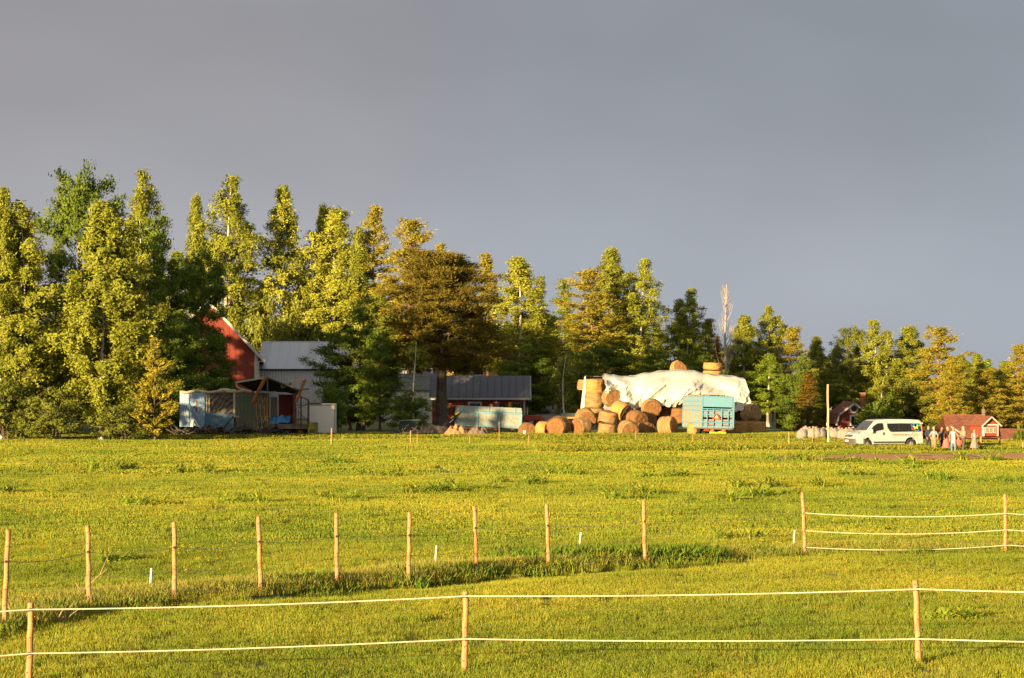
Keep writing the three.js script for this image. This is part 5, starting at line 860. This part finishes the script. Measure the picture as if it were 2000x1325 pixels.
  mesh('log', cyl(V(bx(1026), by(790), 0), V(bx(1082), by(788), 0), 0.14), C.wood, br); mesh('post', cyl(V(bx(1047), -0.6, 0), V(bx(1047), by(789), 0), 0.12), C.dark, br); mesh('post', cyl(V(bx(1063), -0.6, 0), V(bx(1063), by(789), 0), 0.08), C.dark, br); mesh('post', cyl(V(bx(1080), -0.6, 0), V(bx(1080), by(788), 0), 0.08), C.dark, br);
  const gc = thing('green_cart', 'dark green low cart left of the stacked bales', 'cart', landAtPx(1112, 224)); const gy = py => CAMY + (HZ - py) / (F / 224) - gc.position.y;
  mesh('tray', [box(1.6, 0.12, 1.4, 0, gy(815), 0), box(1.6, 0.35, 0.06, 0, gy(811), 0.7), box(0.06, 0.35, 1.4, -0.8, gy(811), 0)], std([0.02, 0.04, 0.028], 0.7), gc); mesh('post', beam(V(-0.85, 0.4, 0.7), V(-0.9, gy(806), 0.7), 0.09), C.dark, gc); for (const x of [-0.45, 0.45]) wheel(gc, x, 0.36, 0.6, 0.36, 0.2, C.rust);
  const of = thing('orange_frame', 'small orange metal frame between the green cart and the bales', 'frame', landAtPx(1115, 218)); const oy = py => CAMY + (HZ - py) / (F / 218) - of.position.y; mesh('bar', [box(0.85, 0.14, 0.12, 0.02, oy(816.5), 0)], C.orange, of); mesh('leg', [box(0.12, oy(816), 0.12, -0.34, oy(816) / 2, 0), box(0.12, oy(816), 0.12, 0.40, oy(816) / 2, 0)], C.orange, of);
  const wp = thing('white_pail', 'small round white pail by the grey weathered bale', 'pail', landAtPx(1025, 209)); mesh('body', new THREE.LatheGeometry([[0.01, 0], [0.14, 0], [0.17, 0.3], [0.175, 0.32], [0.15, 0.32], [0.13, 0.05]].map(q => new THREE.Vector2(...q)), 16), C.white, wp); mesh('handle', new THREE.TorusGeometry(0.16, 0.008, 4, 12, 3.14).translate(0, 0.3, 0), C.steel, wp);
}
{ // row of white sacks on the crest, with rubble behind
  const r = rng(91);
  for (let i = 0; i < 15; i++) { const px = 1566 + i * 7.2 + rr(-1, 1, r), d = 186 + rr(-1, 1, r), k = F / d, top = 833 + rr(-1, 5, r), b = landAtPx(px, d), h = CAMY + (HZ - top) / k - b.y, s = rr(0.9, 1.15, r);
    const g = new THREE.SphereGeometry(0.5, 18, 12); const p = g.attributes.position; for (let j = 0; j < p.count; j++) { const v = V().fromBufferAttribute(p, j); const q = 1 + 0.16 * noise3(v.x * 3 + i, v.y * 3, v.z * 3 + i) + 0.05 * noise3(v.x * 9, v.y * 9 + i, v.z * 9); p.setXYZ(j, v.x * q * 0.85 * s, Math.max(0, v.y * q * 1.0 + 0.42) * h / 0.95, v.z * q * 0.8); } g.computeVertexNormals();
    const o = thing('white_sack', 'white filled sack in the row behind the tall bare pole', 'sack', b, rr(-0.5, 0.5, r), 'white sacks in a row on the crest'); mesh('bag', g, std([0.25, 0.215, 0.19], 0.8), o); mesh('tied_neck', new THREE.CylinderGeometry(0.09, 0.05, 0.12, 8).translate(0, h * 0.98, 0), std([0.42, 0.25, 0.15], 0.9), o); }
}
// ---------------------------------------------------------------- white minibus
{
  const d = 157, b = landAtPx(1723, d, -0.02), t = thing('white_minibus', 'white minibus with dark side windows and colourful butterfly stickers parked on the dirt road', 'van', b, 0.30);
  const paint = new THREE.MeshPhysicalMaterial({ color: col(0.47, 0.455, 0.42), roughness: 0.38, clearcoat: 0.6, clearcoatRoughness: 0.15 }), glass = new THREE.MeshPhysicalMaterial({ color: col(0.015, 0.015, 0.014), roughness: 0.08, specularIntensity: 0.5 }), plastic = std([0.05, 0.048, 0.046], 0.6);
  const HWID = 0.94, inset = y => 0.20 * Math.max(0, (y - 1.10) / 0.85) ** 1.2, nose = (x, z) => 0.28 * (z / HWID) ** 2 * sstep(-0.9, -2.3, x), zAt = y => HWID - inset(y);
  const prof = [[-2.30, 0.36], [-2.47, 0.42], [-2.50, 0.74], [-2.42, 0.92], [-2.20, 1.04], [-1.72, 1.21], [-0.95, 1.83], [-0.72, 1.915], [0.0, 1.955], [1.6, 1.945], [2.28, 1.90], [2.41, 1.80], [2.47, 1.1], [2.48, 0.36]];
  const bottom = []; const arch = (cx) => { for (let i = 0; i <= 12; i++) { const a = i / 12 * Math.PI; bottom.push([cx + 0.43 * Math.cos(a), 0.34 + 0.43 * Math.sin(a)]); } };
  arch(1.62); arch(-1.56);
  const outline = [...prof, ...bottom];
  const shape = new THREE.Shape(outline.map(p => new THREE.Vector2(...p)));
  const g = new THREE.ExtrudeGeometry(shape, { depth: 2 * HWID - 0.12, steps: 12, bevelEnabled: true, bevelSize: 0.05, bevelThickness: 0.06, bevelOffset: -0.05, bevelSegments: 3 }).translate(0, 0, -HWID + 0.06);
  const warp = g => { const p = g.attributes.position; for (let i = 0; i < p.count; i++) { const x = p.getX(i), y = p.getY(i), z = p.getZ(i); p.setXYZ(i, x + nose(x, z) , y, z * (1 - inset(y) / HWID)); } g.computeVertexNormals(); return g; };
  mesh('body', warp(g), paint, t);
  mesh('underbody', box(4.6, 0.3, 1.6, 0, 0.42, 0), C.dark, t);
  const sidePanel = (pts, out = 0.012, s = 1) => { const sh = new THREE.Shape(pts.map(p => new THREE.Vector2(...p))); const q = new THREE.ExtrudeGeometry(sh, { depth: 0.02, bevelEnabled: false }); const p = q.attributes.position; for (let i = 0; i < p.count; i++) { const y = p.getY(i), z = p.getZ(i); p.setZ(i, s * (zAt(y) + out - 0.02 + z)); } q.computeVertexNormals(); return q; };
  for (const s of [1, -1]) {
    mesh('door_window', sidePanel([[-1.33, 1.21], [-1.02, 1.52], [-0.74, 1.69], [-0.42, 1.71], [-0.34, 1.66], [-0.34, 1.34], [-0.42, 1.28], [-1.0, 1.17], [-1.24, 1.16]], 0.014, s), glass, t);
    mesh('side_window', sidePanel([[-0.06, 1.68], [0.9, 1.69], [2.30, 1.67], [2.34, 1.16], [0.20, 1.14], [0.10, 1.18], [-0.04, 1.42]], 0.014, s), glass, t);
    if (s > 0) { mesh('window_bar', sidePanel([[0.74, 1.685], [0.78, 1.685], [0.78, 1.145], [0.74, 1.145]], 0.02), C.black, t); mesh('window_bar', sidePanel([[1.70, 1.68], [1.73, 1.68], [1.73, 1.15], [1.70, 1.15]], 0.02), C.black, t); }
    mesh('sill_trim', [sidePanel([[-1.08, 0.52], [1.16, 0.52], [1.16, 0.40], [-1.08, 0.40]], 0.012, s)], plastic, t);
    for (const x of [-0.28, 0.0]) mesh('door_seam', sidePanel([[x, 1.75], [x + 0.012, 1.75], [x + 0.012, 0.53], [x, 0.53]], 0.004, s), plastic, t);
    mesh('door_handle', sidePanel([[-0.40, 1.12], [-0.33, 1.12], [-0.33, 0.93], [-0.40, 0.93]], 0.03, s), plastic, t);
    mesh('tail_lamp', sidePanel([[2.40, 1.62], [2.455, 1.62], [2.475, 0.85], [2.40, 0.85]], 0.02, s), std([0.35, 0.02, 0.012], 0.3), t);
    mesh('mirror', [rbox(0.16, 0.26, 0.20, 0.05, -1.26, 1.20, s * (HWID + 0.13)), rbox(0.1, 0.08, 0.16, 0.02, -1.24, 1.15, s * (HWID + 0.02))], s > 0 ? paint : plastic, t);
    const lamp = mesh('headlight', new THREE.SphereGeometry(1, 20, 12).scale(0.26, 0.14, 0.10).rotateZ(0.42).rotateY(s * 0.85).translate(-2.02, 0.97, s * 0.72), new THREE.MeshPhysicalMaterial({ color: col(0.5, 0.5, 0.48), roughness: 0.1, clearcoat: 1, metalness: 0.4 }), t);
    mesh('bulb', new THREE.SphereGeometry(0.07, 12, 8).scale(1, 1, 0.5).rotateY(s * 0.8).translate(-2.07, 0.97, s * 0.79), std([0.75, 0.72, 0.65], 0.2), lamp);
    for (const x of [-1.56, 1.62]) { const w = wheel(t, x, 0.335, s * 0.80, 0.335, 0.22, std([0.38, 0.37, 0.35], 0.35, { metalness: 0.5 }), 5); }
  }
  const ws = mesh('windscreen', grid(16, 10, (u, v) => { const z = (u - 0.5) * 2, x = -1.70 + 0.73 * v, y = 1.225 + 0.595 * v; const zz = z * (0.86 - 0.12 * v); return V(x + nose(x, zz * 1.08) - 0.016, y + 0.018, zz); }), std([0.05, 0.055, 0.06], 0.06, { side: THREE.DoubleSide }), t);
  mesh('wiper', [beam(V(-1.62 - 0.03, 1.30, 0.45), V(-1.40, 1.50, -0.05), 0.02)], C.black, t);
  mesh('bumper', grid(24, 8, (u, v) => { const z = (u - 0.5) * 2 * 0.955, y = 0.34 + 0.38 * v; return V(-2.525 + 0.02 * Math.abs(v - 0.5) + 0.28 * (z / HWID) ** 2 + 0.55 * sstep(0.86, 0.96, Math.abs(z)), y, z); }), std([0.075, 0.072, 0.07], 0.6, { side: THREE.DoubleSide }), t);
  for (const z of [-0.30, 0.30]) mesh('grille', grid(8, 4, (u, v) => { const zz = z + (u - 0.5) * 0.46 , y = 0.82 + 0.11 * v; return V(-2.497 + 0.08 * v + nose(-2.45, zz), y, zz); }), C.dark, t);
  mesh('badge', extrude([[0, -0.11], [0.075, 0], [0, 0.11], [-0.075, 0]], 0.02).rotateY(-Math.PI / 2).translate(-2.49, 0.90, 0), std([0.6, 0.6, 0.6], 0.25, { metalness: 0.8 }), t);
  mesh('number_plate', rbox(0.03, 0.12, 0.50, 0.01, -2.53, 0.56, 0.0), C.white, t);
  mesh('bonnet_reflection', grid(2, 10, (u, v) => { const x = -2.40 + 0.66 * v, y = 0.95 + 0.265 * v - 0.03 * Math.sin(v * 3.1) + 0.03; return V(x, y, -0.10 + 0.05 * u); }), std([0.10, 0.13, 0.22], 0.5, { side: THREE.DoubleSide }), t);  // bluish reflection on the bonnet, painted as a thin strip
  // lettering and stickers on the flank
  const lt = canvasTex(512, 128, (x, w, h) => { x.clearRect(0, 0, w, h); x.fillStyle = '#a5733c'; x.font = 'bold 62px serif'; x.fillText('Vännäs', 8, 62); x.fillStyle = '#b4602f'; x.fillText('Friskola', 246, 66); x.fillStyle = '#a98a52'; x.font = '26px sans-serif'; x.fillText('www.vannas', 10, 108); });
  lt.wrapS = lt.wrapT = THREE.ClampToEdgeWrapping;
  const txt = new THREE.PlaneGeometry(1.30, 0.325).translate(0.86, 0.90, zAt(0.9) + 0.006); mesh('lettering', txt, new THREE.MeshStandardMaterial({ map: lt, transparent: true, roughness: 0.5 }), t);
  const fly = (x, y, s, c, a) => { const sh = [[0, 0], [0.5, 0.62], [0.95, 0.5], [0.7, 0.1], [0.62, -0.45], [0.2, -0.4]]; const m = []; for (const k of [1, -1]) m.push(sidePanel(sh.map(([u, v]) => { const q = k * u, ca = Math.cos(a), sa = Math.sin(a); return [x + s * (q * ca - v * sa), y + s * (q * sa + v * ca)]; }), 0.024)); mesh('sticker', m, std(c, 0.5), t); };
  fly(1.78, 1.54, 0.17, [0.05, 0.16, 0.55], 0.3); fly(2.17, 1.57, 0.17, [0.03, 0.36, 0.12], -0.3); fly(1.98, 1.40, 0.20, [0.68, 0.55, 0.05], 0.15); fly(1.74, 1.30, 0.12, [0.6, 0.06, 0.04], -0.5); fly(2.12, 1.22, 0.11, [0.05, 0.15, 0.5], 0.6); fly(1.93, 1.20, 0.07, [0.1, 0.4, 0.1], 0.2);
  for (const [x, y, c] of [[1.66, 1.03, [0.7, 0.55, 0.08]], [1.92, 1.0, [0.65, 0.25, 0.12]], [2.15, 0.98, [0.72, 0.52, 0.06]], [1.60, 0.92, [0.3, 0.34, 0.12]], [1.80, 0.88, [0.25, 0.2, 0.3]], [2.0, 0.90, [0.36, 0.38, 0.16]], [1.52, 0.82, [0.65, 0.3, 0.18]]]) fly(x, y, 0.055, c, x * 3);
  mesh('rear_marker', new THREE.SphereGeometry(0.05, 8, 6).translate(2.49, 1.68, HWID - 0.16), C.white, t);
}
// ---------------------------------------------------------------- people
function field(bones, k = 0.05, size = 2.2, res = 76) {        // bones: [a, b, ra, rb]; smooth union meshed by marching cubes
  const mc = new MarchingCubes(res, new THREE.MeshBasicMaterial(), false, false, 60000), h = size / 2, n = res;
  const B = bones.map(([a, b, ra, rb]) => ({ a: V(...a), d: V(...b).sub(V(...a)), ra, rb, l: 0 })); for (const q of B) q.l = q.d.lengthSq() || 1e-6;
  const p = V(), w = V();
  for (let z = 0; z < n; z++) for (let y = 0; y < n; y++) for (let x = 0; x < n; x++) {
    p.set(((x - n / 2) / (n / 2)) * h, ((y - n / 2) / (n / 2)) * h + 0.92, ((z - n / 2) / (n / 2)) * h);
    let s = 0, m = 1e9; for (const q of B) { w.copy(p).sub(q.a); const t = clamp(w.dot(q.d) / q.l, 0, 1); const e = w.addScaledVector(q.d, -t).length() - (q.ra + (q.rb - q.ra) * t); s += Math.exp(-e / k * 2.2); if (e < m) m = e; }
    mc.field[x + y * n + z * n * n] = m > 0.2 ? -m : Math.log(s) * k / 2.2;
  }
  mc.isolation = 0; mc.update();
  const c = mc.count, g = new THREE.BufferGeometry(), pos = mc.positionArray.slice(0, c * 3);
  for (let i = 0; i < c; i++) { pos[i * 3] *= h; pos[i * 3 + 1] = pos[i * 3 + 1] * h + 0.92; pos[i * 3 + 2] *= h; }
  g.setAttribute('position', new THREE.BufferAttribute(new Float32Array(pos), 3)); g.setAttribute('normal', new THREE.BufferAttribute(new Float32Array(mc.normalArray.slice(0, c * 3)), 3)); return g;
}
function person(px, dd, turn, o, label) {                      // faces +z before turning
  const t = thing('person', label, 'person', landAtPx(px, dd, -0.03), turn, null), s = 0.92 * (o.s || 1); t.scale.setScalar(s);
  const hd = o.head || [0, 0, 0.02], arms = o.arms, st = o.stride || 0.06, lean = o.lean || 0;
  const hip = 0.90, sh = 1.40, hx = hd[0] + lean, hz = hd[2];
  const legs = []; for (const k of [-1, 1]) { legs.push([[k * 0.09, hip, 0], [k * 0.10, 0.48, 0.02 + k * st], 0.085, 0.06], [[k * 0.10, 0.48, 0.02 + k * st], [k * 0.10, 0.08, k * st * 1.3 - 0.02], 0.058, 0.038]); }
  const tor = [[[0, hip, 0], [lean * 0.4, 1.12, 0], 0.135, 0.12], [[lean * 0.4, 1.12, 0], [lean, 1.34, 0], 0.125, 0.14]], shl = [[[-0.15 + lean, sh - 0.02, 0], [0.15 + lean, sh - 0.02, 0], 0.06, 0.06]];
  const arm = []; arms.forEach(([e, w], i) => { const k = i ? 1 : -1; arm.push([[k * 0.18 + lean, sh - 0.03, 0], e, 0.052, 0.042], [e, w, 0.04, 0.03]); });
  const hand = []; arms.forEach(([e, w]) => { const dv = V(...w).sub(V(...e)).normalize(), q = (f) => { const p = V(...w).addScaledVector(dv, f); return [p.x, p.y, p.z]; }; hand.push([w, q(0.07), 0.034, 0.036]); });
  const head = [[[lean, sh, 0], [hx * 0.9, 1.50, hz * 0.6], 0.052, 0.048], [[hx, 1.585, hz], [hx, 1.66, hz - 0.01], 0.075, 0.088], [[hx, 1.575, hz + 0.085], [hx, 1.60, hz + 0.09], 0.016, 0.012]];
  const feet = [-1, 1].map(k => [[k * 0.10, 0.05, k * st * 1.3 - 0.04], [k * 0.11, 0.035, k * st * 1.3 + 0.15], 0.045, 0.036]);
  const skin = std(o.skin || [0.40, 0.19, 0.11], 0.6);
  const body = field([...legs, ...tor, ...shl, ...arm, ...hand, ...head, ...feet]);
  const fing = [];                                             // four fingers and a thumb on each hand
  arms.forEach(([e, w], i) => { const dv = V(...w).sub(V(...e)).normalize(), sd = V(0, 0, 1).cross(dv).normalize(), bd = dv.clone().cross(sd); for (let f = 0; f < 4; f++) { const a = V(...w).addScaledVector(dv, 0.085).addScaledVector(sd, (f - 1.5) * 0.019), l = [0.062, 0.072, 0.068, 0.054][f], m = a.clone().addScaledVector(dv, l * 0.55).addScaledVector(bd, 0.01), c = m.clone().addScaledVector(dv, l * 0.4).addScaledVector(bd, 0.025); fing.push(cyl(a, m, 0.0095, 0.0088, 6), cyl(m, c, 0.0088, 0.0075, 6)); } const a = V(...w).addScaledVector(dv, 0.03).addScaledVector(sd, 0.036), m = a.clone().addScaledVector(dv, 0.035).addScaledVector(sd, 0.028); fing.push(cyl(a, m, 0.011, 0.009, 6)); });
  for (const k of [-1, 1]) fing.push(new THREE.SphereGeometry(0.022, 6, 5).scale(0.5, 1, 0.8).translate(hx + k * 0.086, 1.605, hz));
  mesh('body', [body, ...fing], skin, t);
  for (const k of [-1, 1]) mesh('eye', new THREE.SphereGeometry(0.011, 8, 6).translate(hx + k * 0.032, 1.625, hz + 0.078), C.dark, t);
  mesh('mouth', new THREE.TorusGeometry(0.02, 0.005, 4, 8, 3.14).rotateZ(3.14).translate(hx, 1.562, hz + 0.078), std([0.35, 0.09, 0.07]), t);
  // hair: cap and, if long, a fall down the back
  const hair = [[[hx, 1.69, hz - 0.03], [hx, 1.66, hz - 0.045], 0.082, 0.088]]; if (o.long) hair.push([[hx, 1.65, hz - 0.07], [hx - 0.02, 1.32, hz - 0.14], 0.08, 0.075], [[hx - 0.07, 1.62, hz - 0.01], [hx - 0.08, 1.42, hz - 0.03], 0.04, 0.045], [[hx + 0.07, 1.62, hz - 0.01], [hx + 0.08, 1.42, hz - 0.03], 0.04, 0.045]);
  if (o.bun) hair.push([[hx, 1.66, hz - 0.12], [hx, 1.64, hz - 0.15], 0.04, 0.045]);
  mesh('hair', field(hair, 0.04, 2.2, 90), std(o.hair, 0.8), t);
  const grow = (l, q) => l.map(([a, c, r0, r1]) => [a, c, r0 + q, r1 + q]);
  const sleeve = o.sleeve === undefined ? 1 : o.sleeve, sl = []; arm.forEach((q, i) => { if (sleeve >= 1 || (sleeve > 0 && i % 2 === 0)) sl.push(i % 2 === 0 && sleeve < 1 ? [q[0], V(...q[0]).lerp(V(...q[1]), 0.6).toArray(), q[2], q[3] + 0.006] : q); });
  mesh(o.topName || 'top', field([...grow(tor, 0.016), ...grow(shl, 0.014), ...grow(sl, 0.014), ...(o.hem ? [[[0, hip, 0], [0, hip - o.hem, 0], 0.16, 0.17]] : [])]), std(o.top, 0.85), t);
  if (o.skirt) { const [y1, r1] = o.skirt; const L = []; for (let i = 0; i <= 8; i++) { const u = i / 8; L.push(new THREE.Vector2(0.135 + (r1 - 0.135) * Math.pow(u, 0.8), 1.0 - u * (1.0 - y1))); } const sk = new THREE.LatheGeometry(L, 40), p = sk.attributes.position; for (let i = 0; i < p.count; i++) { const a = Math.atan2(p.getZ(i), p.getX(i)), f = 1 + 0.06 * Math.sin(a * 9) * clamp((1 - p.getY(i)) / 0.4, 0, 1); p.setX(i, p.getX(i) * f); p.setZ(i, p.getZ(i) * f); } sk.computeVertexNormals(); mesh('skirt', sk, std(o.bottom, 0.85, { side: THREE.DoubleSide }), t); }
  else { const cut = o.shorts ? legs.map((q, i) => i % 2 ? null : [q[0], V(...q[0]).lerp(V(...q[1]), 0.85).toArray(), q[2] + 0.01, q[3] + 0.03]).filter(Boolean) : legs; mesh('trousers', field([...grow(cut, 0.018), [[0, hip + 0.05, 0], [0, hip - 0.02, 0], 0.15, 0.15]]), std(o.bottom, 0.85), t); }
  mesh('shoes', field(grow(feet, 0.010), 0.03), std(o.shoes || [0.05, 0.04, 0.035], 0.7), t);
  return t;
}
{
  const D = 152;
  person(1824, D, 2.5, { top: [0.20, 0.235, 0.25], bottom: [0.34, 0.17, 0.085], shorts: true, hair: [0.34, 0.32, 0.30], sleeve: 0.5, arms: [[[-0.30, 1.16, 0.02], [-0.24, 0.95, 0.12]], [[0.30, 1.16, 0.0], [0.26, 0.95, 0.08]]], topName: 'shirt' }, 'person in grey-blue shirt and tan shorts, back turned, nearest the minibus');
  person(1813, D + 2.5, 0.6, { s: 1.0, top: [0.03, 0.035, 0.06], bottom: [0.03, 0.03, 0.04], hair: [0.05, 0.035, 0.025], arms: [[[-0.27, 1.15, 0.02], [-0.22, 0.93, 0.1]], [[0.27, 1.15, 0.02], [0.22, 0.93, 0.1]]], topName: 'jacket' }, 'person in dark navy clothes half hidden behind the person in tan shorts');
  person(1848, D, 0.9, { top: [0.085, 0.035, 0.02], bottom: [0.50, 0.13, 0.12], skirt: [0.32, 0.27], hair: [0.52, 0.36, 0.18], head: [0.10, 0, 0.08], lean: 0.03, arms: [[[-0.36, 1.22, 0.05], [-0.30, 1.02, 0.02]], [[0.28, 1.18, 0.12], [0.10, 1.32, 0.25]]], topName: 'jacket' }, 'woman in dark brown jacket and pink skirt leaning her blond head');
  person(1840, D + 1.2, -0.5, { s: 0.97, top: [0.07, 0.06, 0.06], bottom: [0.05, 0.045, 0.045], sleeve: 0.5, hair: [0.16, 0.08, 0.04], long: true, arms: [[[-0.33, 1.10, -0.05], [-0.40, 0.90, 0.02]], [[0.27, 1.15, 0.0], [0.24, 0.92, 0.05]]] }, 'woman with brown hair and a bare arm, behind the pink skirt');
  person(1862, D - 0.8, 0.15, { top: [0.55, 0.52, 0.45], bottom: [0.14, 0.20, 0.27], sleeve: 0, hem: 0.12, hair: [0.55, 0.40, 0.20], arms: [[[-0.30, 1.14, 0.0], [-0.29, 0.88, 0.06]], [[0.31, 1.18, 0.04], [0.30, 0.98, 0.20]]] }, 'woman in a white sleeveless top and blue jeans');
  person(1881, D - 0.6, -0.9, { s: 1.02, top: [0.20, 0.205, 0.15], bottom: [0.085, 0.065, 0.055], long: true, hair: [0.50, 0.32, 0.14], arms: [[[-0.27, 1.12, 0.10], [-0.12, 1.10, 0.32]], [[0.27, 1.12, 0.12], [0.10, 1.12, 0.32]]], topName: 'jacket' }, 'woman with long fair hair in a grey-green jacket and dark trousers');
  person(1903, D - 1.2, 0.2, { s: 0.90, top: [0.24, 0.24, 0.28], bottom: [0.24, 0.19, 0.17], skirt: [0.34, 0.33], sleeve: 0, bun: true, hair: [0.06, 0.04, 0.03], arms: [[[-0.27, 1.10, 0.10], [-0.02, 1.14, 0.22]], [[0.27, 1.12, 0.10], [0.04, 1.22, 0.21]]], shoes: [0.09, 0.05, 0.035] }, 'girl with folded arms in a flared light dress, last to the right');
  const bg = thing('red_bag', 'round coral red bag hanging between the woman in jeans and the fair-haired woman', 'bag', at(1873, 864, D - 0.7)); mesh('pouch', new THREE.SphereGeometry(0.26, 22, 14).scale(0.85, 1, 0.55), std([0.70, 0.11, 0.08], 0.7), bg); mesh('strap', new THREE.TorusGeometry(0.17, 0.014, 6, 18, 3.4).rotateZ(-0.13).scale(0.8, 1.3, 1).translate(-0.02, 0.22, 0), std([0.45, 0.07, 0.05], 0.7), bg);
}
scene.traverse(o => { if (o.isMesh) { o.castShadow = o.receiveShadow = true; } });
renderer.render(scene, camera);
